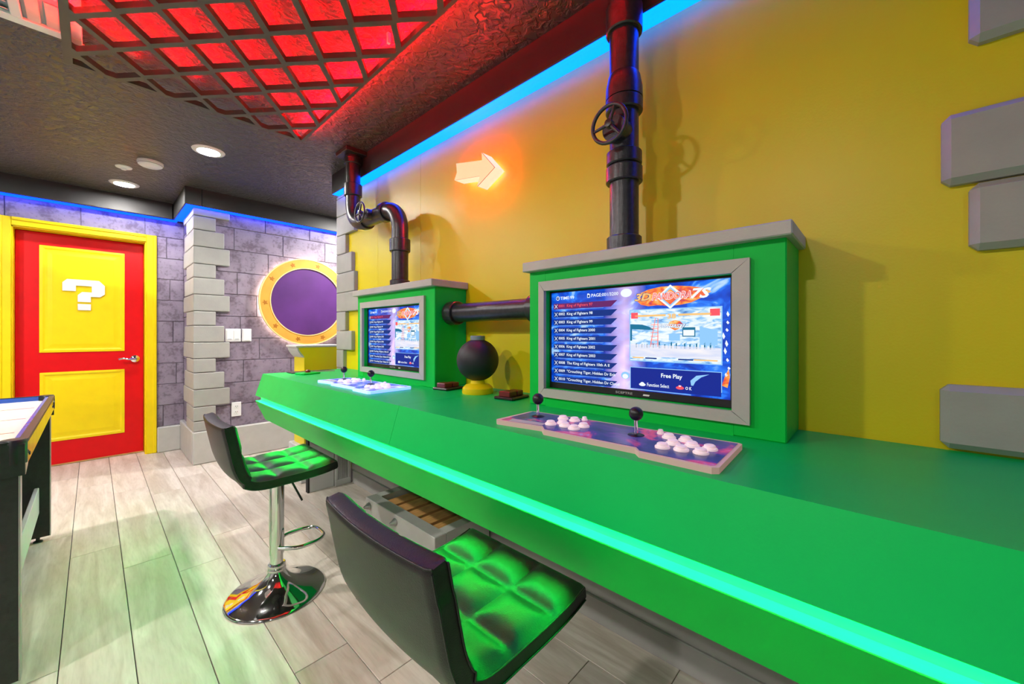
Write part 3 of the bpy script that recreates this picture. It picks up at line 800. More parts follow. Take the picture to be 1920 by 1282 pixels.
    flat('gauge', [[(.575, 1.205), (.475, 1.205), (.475, 1.211), (.575, 1.211)], [(.437, 1.205), (.345, 1.205), (.345, 1.211), (.437, 1.211)]], 'scr_gold', 3)
    flat('gauge', [[(.583, 1.072), (.545, 1.072), (.545, 1.076), (.583, 1.076)], [(.392, 1.072), (.328, 1.072), (.328, 1.076), (.392, 1.076)]], 'scr_gold', 4)
    flat('gauge', [[(.540, 1.0715), (.503, 1.0715), (.503, 1.0755), (.540, 1.0755)], [(.437, 1.0715), (.394, 1.0715), (.394, 1.0755), (.437, 1.0755)]], 'scr_bar', 4)
    flat('portrait_frame', [[(.588, 1.200), (.565, 1.200), (.565, 1.219), (.588, 1.219)], [(.348, 1.202), (.322, 1.202), (.322, 1.222), (.348, 1.222)]], 'scr_red', 3)
    txt('38', .469, 1.197, .026, .015, 'scr_gold', 5, .04)
    flat('title_flame', [[(.470, 1.176), (.435, 1.172), (.423, 1.180), (.432, 1.189), (.447, 1.192), (.462, 1.188)], [(.463, 1.170), (.431, 1.167), (.447, 1.161)]], 'scr_fire', 3)
    txt("FIGHTERS'97", .4965, 1.1685, .083, .0125, 'scr_bar', 4, .05, .2); txt("FIGHTERS'97", .4955, 1.1695, .080, .0110, 'scr_white', 5, .02, .2)
    # lower panel
    flat('panel_border', [[(.592, .971), (.40, .969), (.40, .971), (.590, .973), (.590, 1.041), (.319, 1.041), (.319, .985), (.317, .985), (.317, 1.043), (.592, 1.043)]], 'scr_line', 2)
    flat('panel', [[(.590, .973), (.319, .973), (.319, 1.041), (.590, 1.041)]], 'scr_panel', 1)
    flat('panel_swirl', [[(.400, .998), (.402, 1.012), (.385, 1.028), (.350, 1.034), (.372, 1.024), (.388, 1.010), (.394, .998)]], 'scr_line', 2)
    txt('Free Play', .489, 1.011, .064, .017, 'scr_white', 3, .02); txt('Function Select', .534, .984, .070, .011, 'scr_white', 3, .012); txt('O K', .416, .984, .018, .0095, 'scr_white', 3, .025)
    def disc(y, z, a, c): return [(y + a * math.cos(k * PI / 8), z + c * math.sin(k * PI / 8)) for k in range(16)]
    flat('button_mark', [disc(.550, .988, .011, .005), disc(.550, .992, .006, .004)], 'scr_white', 3)
    flat('button_mark', [disc(.432, .988, .012, .005), disc(.432, .992, .006, .004)], 'scr_red', 3); flat('button_mark', [disc(.432, .9935, .0035, .002)], 'scr_white', 5)
    # bright wisps at the right edge
    w_ = []
    for k in range(9):
        y = .303 + random.uniform(-.004, .010); z = 1.03 + k * .021; h = random.uniform(.008, .02)
        w_.append([(y, z), (y - .004, z + h * .4), (y + .001, z + h), (y + .004, z + h * .5)])
    flat('wisp', w_, 'scr_white', 1)
    flat('wisp', [[(.318, 1.005), (.303, 1.0), (.297, 1.03), (.300, 1.055), (.310, 1.03)]], 'scr_fire', 1)
    flat('light_spot', [disc(.606, 1.286, .020, .014)], 'scr_white', 1); flat('light_spot', [disc(.609, 1.013, .015, .012)], 'scr_line', 1); flat('light_spot', [disc(.609, 1.010, .010, .008)], 'scr_white', 2)
    return t
tv = television()

def control_panel():
    z0 = CT
    t = thing('control_panel', 'nearer two-player joystick panel with rose-lit acrylic edge', 'control panel', (.95, .53, z0), 'joystick panels on the counter')
    X = lambda x: x - .95
    Y = lambda y: y - .53
    base = [(.833, .838), (.858, .686), (.832, .660), (.842, .402), (.822, .384), (.822, .235), (.832, .224), (1.046, .232), (1.052, .240), (1.014, .842), (1.006, .850), (.842, .850)]
    b = prism(bmesh.new(), [(X(x), Y(y)) for x, y in base], .0, .013, 'XY')
    obj('acrylic_base', b, 'edge_near', t, loc=(0, 0, 0))
    art = [(.845, .832), (.867, .690), (.841, .663), (.851, .404), (.831, .387), (.831, .240), (.838, .233), (1.040, .240), (1.004, .840)]
    b = prism(bmesh.new(), [(X(x), Y(y)) for x, y in art], .0182, .0192, 'XY')
    a = obj('art_plate', b, 'art_near', t, loc=(0, 0, -.005))
    for poly, m in (([(.845, .800), (.866, .692), (.895, .70), (.875, .815)], 'lightgrey'),):
        obj('silver_strip', prism(bmesh.new(), [(X(x), Y(y)) for x, y in poly], .0193, .0196, 'XY'), m, a, loc=(0, 0, 0))
    for x, y in ((.954, .778), (.95, .451)):
        b = bmesh.new(); lathe(b, [(.0, .0235), (.010, .0235), (.020, .0205), (.021, .0192)], 24)
        j = obj('joystick', b, 'black', t, smooth=40, loc=(X(x), Y(y), -.005))
        b = bmesh.new(); tube(b, [(0, 0, .022), (0, 0, .062)], .0052, 12)
        obj('shaft', b, 'chrome', j, smooth=40, loc=(0, 0, 0))
        b = bmesh.new(); bmesh.ops.create_uvsphere(b, u_segments=24, v_segments=14, radius=.0178)
        obj('ball_top', b, 'black', j, smooth=80, loc=(0, 0, .074))
    btn = [(.895, .683), (.975, .697), (.926, .664), (.904, .640), (.979, .658), (.894, .603), (.934, .598),
           (.885, .357), (.930, .350), (.978, .378), (.978, .338), (.893, .318), (.942, .311), (.900, .279), (.942, .273), (1.005, .410), (1.005, .640)]
    for k, (x, y) in enumerate(btn):
        s = .55 if k > 14 else 1
        b = bmesh.new(); lathe(b, [(.0165 * s, .0192), (.0165 * s, .0222), (.0150 * s, .0240), (.0122 * s, .0240), (.0122 * s, .0225)], 20)
        r = obj('button_ring', b, 'btn_near', t, smooth=40, loc=(X(x), Y(y), -.005))
        b = bmesh.new(); lathe(b, [(.0120 * s, .0225), (.0120 * s, .0285), (.0095 * s, .0305), (0, .0300)], 20)
        obj('plunger', b, 'btn_near', r, smooth=40, loc=(0, 0, 0))
    return t
cp = control_panel()

far_rm = {'control_art_print': M['art_far'], 'lit_acrylic_edge_rose': M['edge_far'], 'lit_button_rose': M['btn_far']}
c2 = copy_tree(con, (0, DY_FAR, 0)); c2['label'] = 'smaller-looking farther green arcade console nearest the purple walls'
t2 = copy_tree(tv, (0, DY_FAR, 0)); t2['label'] = 'television in the farther console nearest the purple block wall'
p2 = copy_tree(cp, (.028, 1.455, 0), remat=far_rm); p2['label'] = 'farther two-player joystick panel glowing blue'

# ------------------------------------------------------------------ black pipes
PX = 1.25
def ringc(b, c, axis, r, h, lip=.004, n=32):
    lathe(b, [(r - lip, -h / 2), (r, -h / 2 + lip), (r, h / 2 - lip), (r - lip, h / 2)], n, c, axis)
def wheel(parent, c, R, stem_to):
    """valve hand wheel facing -X"""
    b = bmesh.new()
    tube(b, [(0, R * math.cos(2 * PI * k / 32), R * math.sin(2 * PI * k / 32)) for k in range(32)], R * .105, 10, closed=True)
    w_ = obj('valve_wheel', b, 'black_pipe', parent, smooth=60, loc=c)
    b = bmesh.new(); lathe(b, [(0, -.012), (R * .2, -.010), (R * .24, .008), (0, .010)], 20, (0, 0, 0), 'X')
    obj('wheel_hub', b, 'black_pipe', w_, smooth=40, loc=(0, 0, 0))
    for k in range(3):
        a = PI / 2 + .35 + k * 2 * PI / 3
        b = bmesh.new(); tube(b, [(0, R * .15 * math.cos(a), R * .15 * math.sin(a)), (0, R * .98 * math.cos(a), R * .98 * math.sin(a))], [R * .10, R * .075], 8)
        obj('spoke', b, 'black_pipe', w_, smooth=60, loc=(0, 0, 0))
    b = bmesh.new(); tube(b, [(0, 0, 0), (stem_to - c[0], 0, 0)], R * .13, 12)
    obj('stem', b, 'black_pipe', w_, smooth=60, loc=(0, 0, 0))

# nearer riser above the large console
T = thing('riser_pipe', 'thick straight black riser pipe with hand wheel above nearer console', 'pipe', (1.236, .630, 1.426))
zc = lambda z: z - 1.426
b = bmesh.new(); tube(b, [(0, 0, 0), (0, 0, CEIL - 1.426)], .048, 36)
obj('pipe_run', b, 'black_pipe', T, smooth=40, loc=(0, 0, 0))
for z0, z1, r in ((1.427, 1.480, .058), (1.662, 1.716, .0605), (1.722, 1.768, .0585), (1.900, 1.945, .0615), (2.170, 2.262, .0605)):
    b = bmesh.new(); ringc(b, (0, 0, (zc(z0) + zc(z1)) / 2), 'Z', r, z1 - z0)
    obj('collar', b, 'black_pipe', T, smooth=40, loc=(0, 0, 0))
b = bmesh.new(); lathe(b, [(.0615, zc(1.945)), (.0605, zc(1.985)), (.056, zc(2.005)), (.053, zc(2.022)), (.048, zc(2.03))], 36)
obj('bell_end', b, 'black_pipe', T, smooth=40, loc=(0, 0, 0))
b = bmesh.new(); lathe(b, [(.04, -.075), (.042, -.070), (.042, -.02), (.03, 0)], 24, (0, 0, zc(1.825)), 'X')
obj('valve_boss', b, 'black_pipe', T, smooth=40, loc=(0, 0, 0))
wheel(T, (-.105, -.002, zc(1.825)), .060, 0)

# bent pipe from the farther console up to the ceiling
T = thing('bent_pipe', 'bent black pipe from farther console to the ceiling with valve', 'pipe', (1.24, 2.063, 1.426))
o = T.location
def R3(x, y, z): return (x - o[0], y - o[1], z - o[2])
YA, YB, ZR = 2.063, 2.675, 1.905
b = bmesh.new(); tube(b, fillet([R3(1.24, YA, 1.427), R3(1.24, YA, ZR), R3(1.24, YB, ZR), R3(1.24, YB, CEIL - .02)], .135, 14), .048, 32)
obj('pipe_run', b, 'black_pipe', T, smooth=40, loc=(0, 0, 0))
for c, ax, r, h in ((R3(1.24, YA, 1.447), 'Z', .058, .04), (R3(1.24, YA, 1.672), 'Z', .060, .075), (R3(1.24, YB, 2.15), 'Z', .060, .085), (R3(1.24, YB, 2.352), 'Z', .057, .045), (R3(1.24, 2.49, ZR), 'Y', .060, .05), (R3(1.24, 2.225, ZR), 'Y', .060, .045)):
    b = bmesh.new(); ringc(b, c, ax, r, h); obj('collar', b, 'black_pipe', T, smooth=40, loc=(0, 0, 0))
b = bmesh.new(); lathe(b, [(.03, -.075), (.032, -.070), (.032, -.02), (.03, 0)], 24, R3(1.24, 2.345, ZR), 'X')
obj('valve_boss', b, 'black_pipe', T, smooth=40, loc=(0, 0, 0))
wheel(T, R3(1.13, 2.345, ZR), .060, 0)
obj('ceiling_flange', bx(*[v for p in ((1.24 - .085 - o[0], 1.24 + .075 - o[0]), (YB - .085 - o[1], YB + .085 - o[1]), (CEIL - .03 - o[2], CEIL - o[2])) for v in p], bev=.003), 'black_pipe', T, loc=(0, 0, 0))

# horizontal link between the consoles
T = thing('link_pipe', 'horizontal black pipe joining the two green consoles', 'pipe', (1.268, 1.313, 1.257))
ya, yb = 1.002 - 1.313, 1.623 - 1.313
b = bmesh.new(); tube(b, [(0, ya, 0), (0, yb, 0)], .046, 36); obj('pipe_run', b, 'black_pipe', T, smooth=40, loc=(0, 0, 0))
for y in (ya + .03, yb - .035):
    b = bmesh.new(); ringc(b, (0, y, 0), 'Y', .060, .062); obj('collar', b, 'black_pipe', T, smooth=40, loc=(0, 0, 0))

# ------------------------------------------------------------------ lit arrow on the yellow wall
T = thing('arrow_sign', 'lit cream arrow sign pointing right on the yellow wall', 'sign', (WX, 1.47, 1.96))
ar = [(1.604, 2.039), (1.403, 1.996), (1.406, 2.034), (1.317, 1.936), (1.438, 1.877), (1.418, 1.923), (1.619, 1.955), (1.598, 1.990)]
ar = [(y - 1.47, z - 1.96) for y, z in ar]
obj('letter_body', prism(bmesh.new(), ar, -.086, -.022, 'YZ'), 'arrow_side', T, loc=(0, 0, 0))
obj('face', prism(bmesh.new(), [(y * .985, z * .985) for y, z in ar], -.090, -.0875, 'YZ'), 'arrow_face', T, loc=(0, 0, 0))
obj('face_seam', prism(bmesh.new(), [(y * 1.004, z * 1.004) for y, z in ar], -.0875, -.0862, 'YZ'), 'arrow_seam', T, loc=(0, 0, 0))
obj('back_glow', prism(bmesh.new(), [(y * .93, z * .93) for y, z in ar], -.0215, -.019, 'YZ'), 'arrow_back', T, loc=(0, 0, 0))
for y, z in ((1.54, 1.98), (1.40, 1.95)):
    b = bmesh.new(); tube(b, [(-.022, y - 1.47, z - 1.96), (0, y - 1.47, z - 1.96)], .006, 8); obj('standoff', b, 'steel', T, loc=(0, 0, 0))

# ------------------------------------------------------------------ backlit disc on the mauve wall
T = thing('wall_disc', 'round gold-rimmed purple disc, backlit, on the mauve block wall', 'sign', (1.533, MY - .01, 1.483))
def ann(r0, r1, y0, y1, n=72):
    b = bmesh.new(); lathe(b, [(r0, y0), (r1, y0), (r1, y1), (r0, y1), (r0, y0)], n, (0, 0, 0), 'Y'); return b
def ann_mesh(r0, r1, y0, y1, n=72):
    b = bmesh.new(); R = []
    for r, y in ((r0, y0), (r1, y0), (r1, y1), (r0, y1)):
        R.append([b.verts.new((r * math.sin(2 * PI * k / n), y, r * math.cos(2 * PI * k / n))) for k in range(n)])
    for a, c in zip(R, R[1:] + R[:1]):
        for k in range(n): b.faces.new((a[k], a[(k + 1) % n], c[(k + 1) % n], c[k]))
    bmesh.ops.recalc_face_normals(b, faces=b.faces[:]); return b
b = bmesh.new(); lathe(b, [(0, -.045), (.352, -.045), (.352, -.03), (0, -.03)], 72, (0, 0, 0), 'Y')
obj('centre_plate', b, 'purple', T, loc=(0, 0, 0))
rg = obj('ring', ann_mesh(.350, .438, -.052, -.03), 'gold', T, loc=(0, 0, 0))
obj('rim', ann_mesh(.436, .446, -.056, -.028), 'gold_rim', T, loc=(0, 0, 0)); obj('rim', ann_mesh(.344, .352, -.056, -.04), 'gold_rim', T, loc=(0, 0, 0))
for k in range(10):
    a = 2 * PI * k / 10 + .25
    P = []
    for i in range(10):
        rr = .026 if i % 2 == 0 else .012; aa = a + i * PI / 5
        P.append((rr * math.sin(aa) + .394 * math.sin(a), rr * math.cos(aa) + .394 * math.cos(a)))
    obj('star', prism(bmesh.new(), P, -.0545, -.051, 'XZ'), 'gold_dark', rg, loc=(0, 0, 0))
obj('halo_light', ann_mesh(.418, .426, -.022, -.012), 'halo_led', T, loc=(0, 0, 0))
obj('spacer', bx(-.04, .04, -.032, .014, -.04, .04), 'black', T, loc=(0, 0, 0))

# switches and socket on the mauve wall
T = thing('light_switch', 'white two-button light switch beside the grey quoins', 'switch', (.893, MY - .006, 1.139))
obj('plate', bx(-.060, .060, -.008, 0, -.060, .060, bev=.003), 'white', T, loc=(0, 0, 0))
for x in (-.028, .028):
    obj('rocker', bx(x - .024, x + .024, -.012, -.007, -.045, .045, bev=.002), 'white', T, loc=(0, 0, 0))
    obj('indicator', bx(x - .014, x + .014, -.0132, -.011, -.038, -.034), 'cap_grey', T, loc=(0, 0, 0))
T = thing('dimmer_switch', 'white blank single switch right of the double switch', 'switch', (1.0, MY - .006, 1.139))
obj('plate', bx(-.038, .038, -.008, 0, -.060, .060, bev=.003), 'white', T, loc=(0, 0, 0))
obj('rocker', bx(-.03, .03, -.012, -.007, -.052, .052, bev=.002), 'white', T, loc=(0, 0, 0))
T = thing('wall_socket', 'white double socket low on the mauve block wall', 'socket', (.918, MY - .006, .446))
obj('plate', bx(-.038, .038, -.007, 0, -.066, .066, bev=.003), 'white', T, loc=(0, 0, 0))
for z in (.026, -.026):
    b = bmesh.new(); lathe(b, [(0, -.010), (.017, -.010), (.017, -.006)], 20, (0, 0, z), 'Y'); r = obj('outlet', b, 'white', T, loc=(0, 0, 0))
    b = bmesh.new(); box(b, -.008, -.005, -.0106, -.0095, z - .004, z + .008); box(b, .005, .008, -.0106, -.0095, z - .004, z + .008); box(b, -.002, .002, -.0106, -.0095, z - .011, z - .007)
    obj('slots', b, 'darkgap', r, loc=(0, 0, 0))

# ------------------------------------------------------------------ small things on the counter
def push_box(x, y, rz, label, base='black', big=True):
    t = thing('push_button_box', label, 'button box', (x, y, CT), 'push-button boxes on the counter', rz)
    obj('base', bx(-.062, .062, -.050, .050, 0, .012, bev=.004), base, t, loc=(0, 0, 0))
    if big:
        obj('button', bx(-.050, .002, -.026, .032, .011, .034, bev=.003), 'dark_red', t, loc=(0, 0, 0))
        obj('button', bx(.008, .050, -.026, .026, .011, .032, bev=.003), 'dark_red', t, loc=(0, 0, 0))
    else:
        b = bmesh.new(); lathe(b, [(.016, .011), (.016, .024), (.010, .030), (0, .031)], 20); obj('button', b, 'dark_red', t, smooth=40, loc=(0, 0, 0))
    return t
push_box(1.215, 1.135, .12, 'black box with two dark red buttons nearest the big console')
push_box(1.205, 1.555, .12, 'black box with two dark red buttons against the farther console')
push_box(1.00, 2.835, .25, 'green box with one dark red knob at counter far end', 'green', False)
T = thing('display_tray', 'thin dark tray at the counter far end before the pillar', 'tray', (1.05, 2.985, CT))
obj('tray_plate', bx(-.12, .17, -.055, .055, 0, .006, bev=.002), 'black', T, loc=(0, 0, 0))
obj('tray_edge', bx(-.02, .17, -.058, -.0545, .0, .008), 'lightgrey', T, loc=(0, 0, 0))

# plain dark globe on a yellow foot
T = thing('globe_ornament', 'plain dark round ornament with grey neck on yellow foot', 'ornament', (1.215, 1.350, CT))
b = bmesh.new(); bmesh.ops.create_uvsphere(b, u_segments=40, v_segments=24, radius=.097)
obj('globe', b, 'globe', T, smooth=80, loc=(0, 0, .153))
b = bmesh.new(); lathe(b, [(.032, .244), (.034, .246), (.034, .262), (.031, .265), (0, .265)], 32); obj('neck', b, 'cap_grey', T, smooth=40, loc=(0, 0, 0))
b = bmesh.new(); lathe(b, [(.070, 0), (.072, .006), (.070, .026), (.055, .040), (.034, .046), (.030, .070), (0, .071)], 36); obj('foot', b, 'yellow', T, smooth=40, loc=(0, 0, 0))

# ------------------------------------------------------------------ bar stools
def stool():
    t = thing('bar_stool', 'black tufted bar stool on chrome base, farther from the camera', 'stool', (.559, 1.955, 0), 'black bar stools at the counter')
    # centre line of the padded shell in local XZ, from the back's top to the seat's front
    raw = [(-.222, .800), (-.210, .74), (-.198, .68), (-.186, .63), (-.166, .588), (-.132, .564), (-.085, .556), (-.02, .556), (.06, .557), (.13, .562), (.188, .572)]
    # resample
    P = [Vector((x, 0, z)) for x, z in raw]
    D = [0]
    for a, c in zip(P, P[1:]): D.append(D[-1] + (c - a).length)
    def at(s):
        for i in range(len(P) - 1):
            if s <= D[i + 1] + 1e-9:
                u = (s - D[i]) / (D[i + 1] - D[i])
                p0 = P[max(0, i - 1)]; p1 = P[i]; p2 = P[i + 1]; p3 = P[min(len(P) - 1, i + 2)]
                return .5 * ((2 * p1) + (p2 - p0) * u + (2 * p0 - 5 * p1 + 4 * p2 - p3) * u * u + (3 * p1 - p0 - 3 * p2 + p3) * u ** 3)
        return P[-1]
    NS, NW = 66, 36; HW = .193; Ltot = D[-1]
    s_split = D[4] + .01
    def puff(v, n):      # padded squares with stitched valleys
        f = (v * n) % 1.0
        return (1 - abs(2 * f - 1) ** 3.0)
    def rowf(s):
        # valleys: seat rows 3, back rows 2
        if s > s_split: return puff((s - s_split) / (Ltot - s_split), 3)
        return puff(s / s_split, 2)
    inner = []; outer = []
    for i in range(NS + 1):
        s = Ltot * i / NS
        p = at(s); q = (at(min(s + .004, Ltot)) - at(max(s - .004, 0))).normalized()
        nrm = Vector((-q.z * -1, 0, q.x * 1)) if False else Vector((-q.z, 0, q.x))
        if nrm.z < 0 and s > s_split: nrm = -nrm
        if nrm.x < 0 and s <= s_split: nrm = -nrm
        e = min(s, Ltot - s) / .012; es = math.sqrt(max(0, 1 - max(0, 1 - e) ** 2)) if e < 1 else 1
        th = .0235 * (.80 + .20 * es)
        ri, ro = [], []
        for j in range(NW + 1):
            v = -1 + 2 * j / NW
            ev = (1 - abs(v)) * HW / .012; ews = math.sqrt(max(0, 1 - (1 - ev) ** 2)) if ev < 1 else 1
            h = th * (.78 + .22 * ews)
            curve = .012 * (v * v) if s < s_split else 0      # the back is slightly dished
            tuft = .012 * min(rowf(s), puff((v + 1) / 2, 3)) * min(1, (1 - abs(v)) * HW / .02) * min(1, min(s, Ltot - s) / .02)
            wy = HW * v * (1 if s > D[1] else .985)
            base = p + Vector((0, wy, 0)) + nrm * curve
            ri.append(base + nrm * (h - .006 + tuft)); ro.append(base - nrm * h)
        inner.append(ri); outer.append(ro)
    def part(i0, i1, name, label=None):
        b = bmesh.new()
        I = [[b.verts.new(c) for c in inner[i]] for i in range(i0, i1 + 1)]; O = [[b.verts.new(c) for c in outer[i]] for i in range(i0, i1 + 1)]
        m = i1 - i0
        for i in range(m):
            for j in range(NW):
                b.faces.new((I[i][j], I[i + 1][j], I[i + 1][j + 1], I[i][j + 1])); b.faces.new((O[i][j], O[i][j + 1], O[i + 1][j + 1], O[i + 1][j]))
            b.faces.new((I[i][0], O[i][0], O[i + 1][0], I[i + 1][0])); b.faces.new((I[i][NW], I[i + 1][NW], O[i + 1][NW], O[i][NW]))
        for j in range(NW):
            if i0 == 0: b.faces.new((I[0][j], I[0][j + 1], O[0][j + 1], O[0][j]))
            if i1 == NS: b.faces.new((I[m][j], O[m][j], O[m][j + 1], I[m][j + 1]))
        bmesh.ops.recalc_face_normals(b, faces=b.faces[:])
        return obj(name, b, 'leather', t, smooth=50, loc=(0, 0, 0))
    isp = int(NS * s_split / Ltot)
    bk = part(0, isp, 'backrest'); st = part(isp, NS, 'seat')
    # stitched piping along the edges
    for j, prt in ((0, st), (NW, st)):
        sgn = -1 if j == 0 else 1
        for (a, c, pr_) in ((isp, NS - 1, st), (1, isp, bk)):
            pts = [inner[i][j] + Vector((0, sgn * .0012, 0)) for i in range(a, c + 1)]
            obj('piping', tube(bmesh.new(), pts, .0022, 6), 'leather', pr_, smooth=80, loc=(0, 0, 0))
            pts = [outer[i][j] + Vector((0, sgn * .0012, 0)) for i in range(a, c + 1)]
            obj('piping', tube(bmesh.new(), pts, .0018, 6), 'leather', pr_, smooth=80, loc=(0, 0, 0))
    obj('piping', tube(bmesh.new(), [outer[0][j] + Vector((-.001, 0, 0)) for j in range(NW + 1)], .0022, 6), 'leather', bk, smooth=80, loc=(0, 0, 0))
    # chrome works
    b = bmesh.new(); lathe(b, [(.0, .536), (.075, .536), (.075, .528), (.05, .520), (.030, .512), (0, .512)], 28); obj('seat_mount', b, 'black', t, smooth=40, loc=(0, 0, 0))
    b = bmesh.new(); tube(b, [(0, 0, .175), (0, 0, .520)], .0292, 32); obj('column', b, 'chrome', t, smooth=50, loc=(0, 0, 0))
    b = bmesh.new(); tube(b, [(0, 0, .10), (0, 0, .18)], .0255, 32); obj('gas_lift', b, 'chrome', t, smooth=50, loc=(0, 0, 0))
    b = bmesh.new(); lathe(b, [(.026, .132), (.034, .131), (.037, .124), (.034, .117), (.038, .110), (.036, .102), (.030, .098)], 32); obj('collar', b, 'chrome', t, smooth=50, loc=(0, 0, 0))
    b = bmesh.new(); lathe(b, [(.193, .0), (.196, .003), (.194, .008), (.185, .012), (.150, .020), (.110, .033), (.075, .053), (.050, .076), (.038, .096), (.032, .108), (0, .108)], 64); obj('base', b, 'chrome', t, smooth=45, loc=(0, 0, 0))
    b = bmesh.new(); pts = fillet([(.0, .028, .205), (.06, .085, .205), (.188, .085, .205), (.188, -.085, .205), (.06, -.085, .205), (0, -.028, .205)], .075, 10)
    tube(b, pts, .0085, 12); obj('footrest', b, 'chrome', t, smooth=60, loc=(0, 0, 0))
    b = bmesh.new(); tube(b, fillet([(.02, -.01, .515), (.045, -.035, .500), (.085, -.06, .40)], .03, 6), .0045, 8); obj('lever', b, 'black', t, smooth=60, loc=(0, 0, 0))
    return t
s1 = stool()
s2 = copy_tree(s1, (.010, -1.283, 0)); s2['label'] = 'black tufted bar stool in the foreground, seat bathed in green light'

# ------------------------------------------------------------------ air hockey table
TX0, TX1, TY0, TY1, TZ = -.80, -.150, 2.02, 3.42, .805
T = thing('air_hockey_table', 'air hockey table with black legs and yellow side apron by the door', 'games table', ((TX0 + TX1) / 2, (TY0 + TY1) / 2, 0))
o = T.location
ax0, ax1, ay0, ay1 = TX0 - o[0], TX1 - o[0], TY0 - o[1], TY1 - o[1]
def rrect(x0, x1, y0, y1, r, n=6):
    out = []
    for cx, cy, a0 in ((x1 - r, y0 + r, -PI / 2), (x1 - r, y1 - r, 0), (x0 + r, y1 - r, PI / 2), (x0 + r, y0 + r, PI)):
        for k in range(n + 1):
            a = a0 + k * PI / 2 / n; out.append((cx + r * math.cos(a), cy + r * math.sin(a)))
    return out
def loop_wall(outer, inner, z0, z1):
    b = bmesh.new(); R = []
    for P, z in ((outer, z0), (outer, z1), (inner, z1), (inner, z0)): R.append([b.verts.new((x, y, z)) for x, y in P])
    n = len(outer)
    for a, c in zip(R, R[1:] + R[:1]):
        for k in range(n): b.faces.new((a[k], a[(k + 1) % n], c[(k + 1) % n], c[k]))
    bmesh.ops.recalc_face_normals(b, faces=b.faces[:]); return b
obj('top_rail', loop_wall(rrect(ax0 - .004, ax1 + .004, ay0 - .004, ay1 + .004, .05), rrect(ax0 + .016, ax1 - .016, ay0 + .016, ay1 - .016, .04), TZ - .012, TZ), 'black', T, loc=(0, 0, 0))
obj('inner_rail', loop_wall(rrect(ax0 + .015, ax1 - .015, ay0 + .015, ay1 - .015, .04), rrect(ax0 + .028, ax1 - .028, ay0 + .028, ay1 - .028, .04), TZ - .03, TZ - .003), 'hockey_blue', T, loc=(0, 0, 0))
pf = obj('playfield', prism(bmesh.new(), rrect(ax0 + .02, ax1 - .02, ay0 + .02, ay1 - .02, .04), TZ - .040, TZ - .024, 'XY'), 'hockey_white', T, loc=(0, 0, 0))
for y in (-.36, .0, .36): obj('court_line', bx(ax0 + .05, ax1 - .05, y - .004, y + .004, TZ - .0245, TZ - .0235), 'hockey_line', pf, loc=(0, 0, 0))
b = bmesh.new()
R = [[], []]
for k in range(40):
    a = 2 * PI * k / 40
    for q_, rr in enumerate((.125, .135)): R[q_].append(b.verts.new((rr * math.cos(a), rr * math.sin(a) + .46, TZ - .0234)))
for k in range(40): b.faces.new((R[0][k], R[1][k], R[1][(k + 1) % 40], R[0][(k + 1) % 40]))
obj('court_line', b, 'hockey_line', pf, loc=(0, 0, 0))
obj('body', bx(ax0 + .012, ax1 - .012, ay0 + .012, ay1 - .012, TZ - .085, TZ - .030), 'black_lam', T, loc=(0, 0, 0))
ap = obj('side_apron', prism(bmesh.new(), [(ay0 + .075, TZ - .090), (ay0 + .02, TZ - .075), (ay0 + .03, TZ - .012), (ay1 - .05, TZ - .012), (ay1 - .01, TZ - .03), (ay1 - .01, TZ - .08)], ax1 - .012, ax1, 'YZ'), 'hockey_yellow', T, loc=(0, 0, 0))
obj('apron_tip', prism(bmesh.new(), [(ay0 + .012, TZ - .112), (ay0 + .005, TZ - .075), (ay0 + .075, TZ - .078), (ay0 + .075, TZ - .0905)], ax1 - .010, ax1 + .001, 'YZ'), 'pink', T, loc=(0, 0, 0))
obj('side_apron', bx(ax0, ax0 + .012, ay0 + .05, ay1 - .05, TZ - .085, TZ - .012), 'hockey_yellow', T, loc=(0, 0, 0))
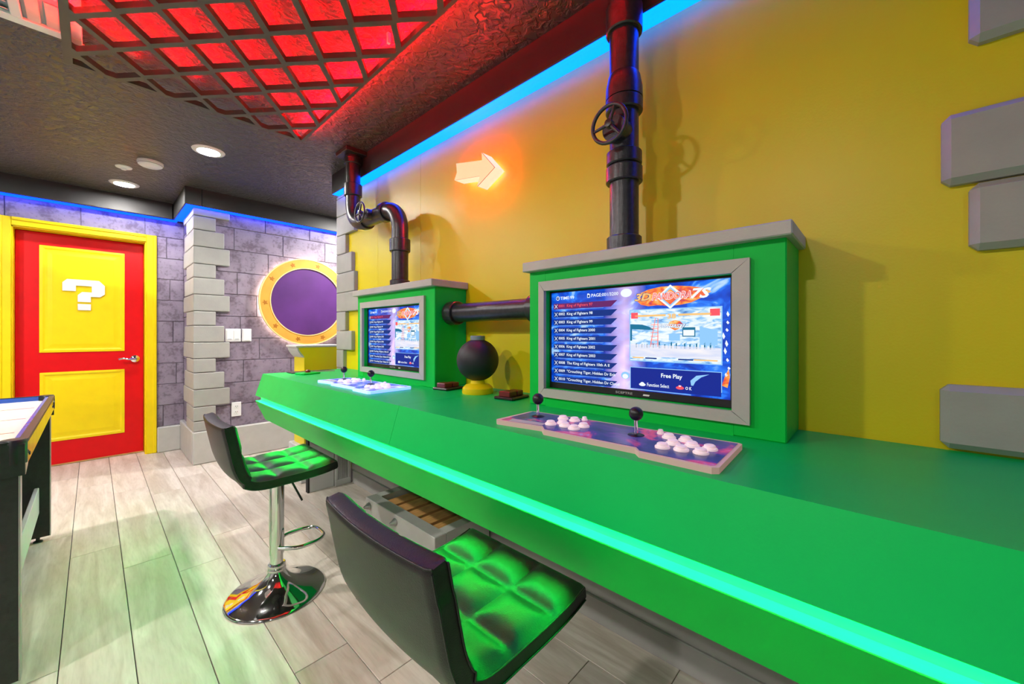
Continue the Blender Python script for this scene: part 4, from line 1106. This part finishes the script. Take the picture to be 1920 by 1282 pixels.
# curved end aprons
for y, sgn in ((ay0, -1), (ay1, 1)):
    pts = [];  n = 14
    outl = [(ax0 + (ax1 - ax0) * k / n, y + sgn * .02 * math.sin(PI * k / n)) for k in range(n + 1)]
    P = outl + [(x, yy_ - sgn * .022) for x, yy_ in outl[::-1]]
    obj('end_apron', prism(bmesh.new(), P, TZ - .112, TZ - .010, 'XY'), 'black_lam', T, loc=(0, 0, 0))
for x in (ax0, ax1):
    for y in (ay0, ay1):
        b = bmesh.new(); sx = 1 if x > 0 else -1; sy = 1 if y > 0 else -1
        lathe(b, [(.030, TZ - .075), (.030, TZ - .004), (.026, TZ + .003), (0, TZ + .004)], 20, (x - sx * .026, y - sy * .026, 0))
        obj('corner_cap', b, 'black', T, smooth=40, loc=(0, 0, 0))
for y, z in ((ay1 - .14, TZ - .05), (ay1 - .05, TZ - .035), (ay1 - .06, TZ - .055), (ay1 - .04, TZ - .062), (ay0 + .12, TZ - .065), (ay0 + .07, TZ - .05)):
    b = bmesh.new(); lathe(b, [(0, .0035), (.006, .003), (.0075, 0)], 10, (ax1, y, z), 'X'); obj('bolt', b, 'black', T, loc=(0, 0, 0))
b = bmesh.new(); tube(b, [(ax1 + .004, ay1 - .115 + .010 * math.cos(2 * PI * k / 14), TZ - .042 + .016 * math.sin(2 * PI * k / 14)) for k in range(14)], .0022, 6, closed=True); obj('puck_clip', b, 'black', T, loc=(0, 0, 0))
# legs: two panels at each end, cross bar between, foot, and a stretcher along the side
for y, sy in ((ay0 + .030, -1), (ay1 - .030, 1)):
    for x, sx in ((ax0 + .012, -1), (ax1 - .012, 1)):
        xin = x - sx * .11
        b = bmesh.new(); box(b, min(x, xin), max(x, xin), y - .022, y + .022, .028, TZ - .085, bev=.003)
        l = obj('leg', b, 'black_lam', T, loc=(0, 0, 0))
        obj('edge_strip', bx(x - .002, x + .002, y - .0235, y + .0235, .028, TZ - .09, bev=.001), 'steel', l, loc=(0, 0, 0))
        b = bmesh.new(); lathe(b, [(.018, 0), (.018, .006), (.008, .012), (.008, .03)], 16, (x - sx * .045, y, 0)); obj('foot', b, 'black', l, smooth=40, loc=(0, 0, 0))
        for z in (.22, .30):
            b = bmesh.new(); lathe(b, [(0, sy * .004), (.007, sy * .003), (.009, 0)], 10, (x - sx * .055, y + sy * .022, z), 'Y'); obj('bolt', b, 'black', l, loc=(0, 0, 0))
    obj('cross_bar', bx(ax0 + .10, ax1 - .10, y - .018, y + .018, .20, .32, bev=.003), 'black_lam', T, loc=(0, 0, 0))
obj('stretcher', bx(ax1 - .068, ax1 - .050, ay0 + .07, ay1 - .07, .17, .31, bev=.003), 'lightgrey', T, loc=(0, 0, 0))
obj('stretcher', bx(ax0 + .050, ax0 + .068, ay0 + .07, ay1 - .07, .17, .31, bev=.003), 'lightgrey', T, loc=(0, 0, 0))
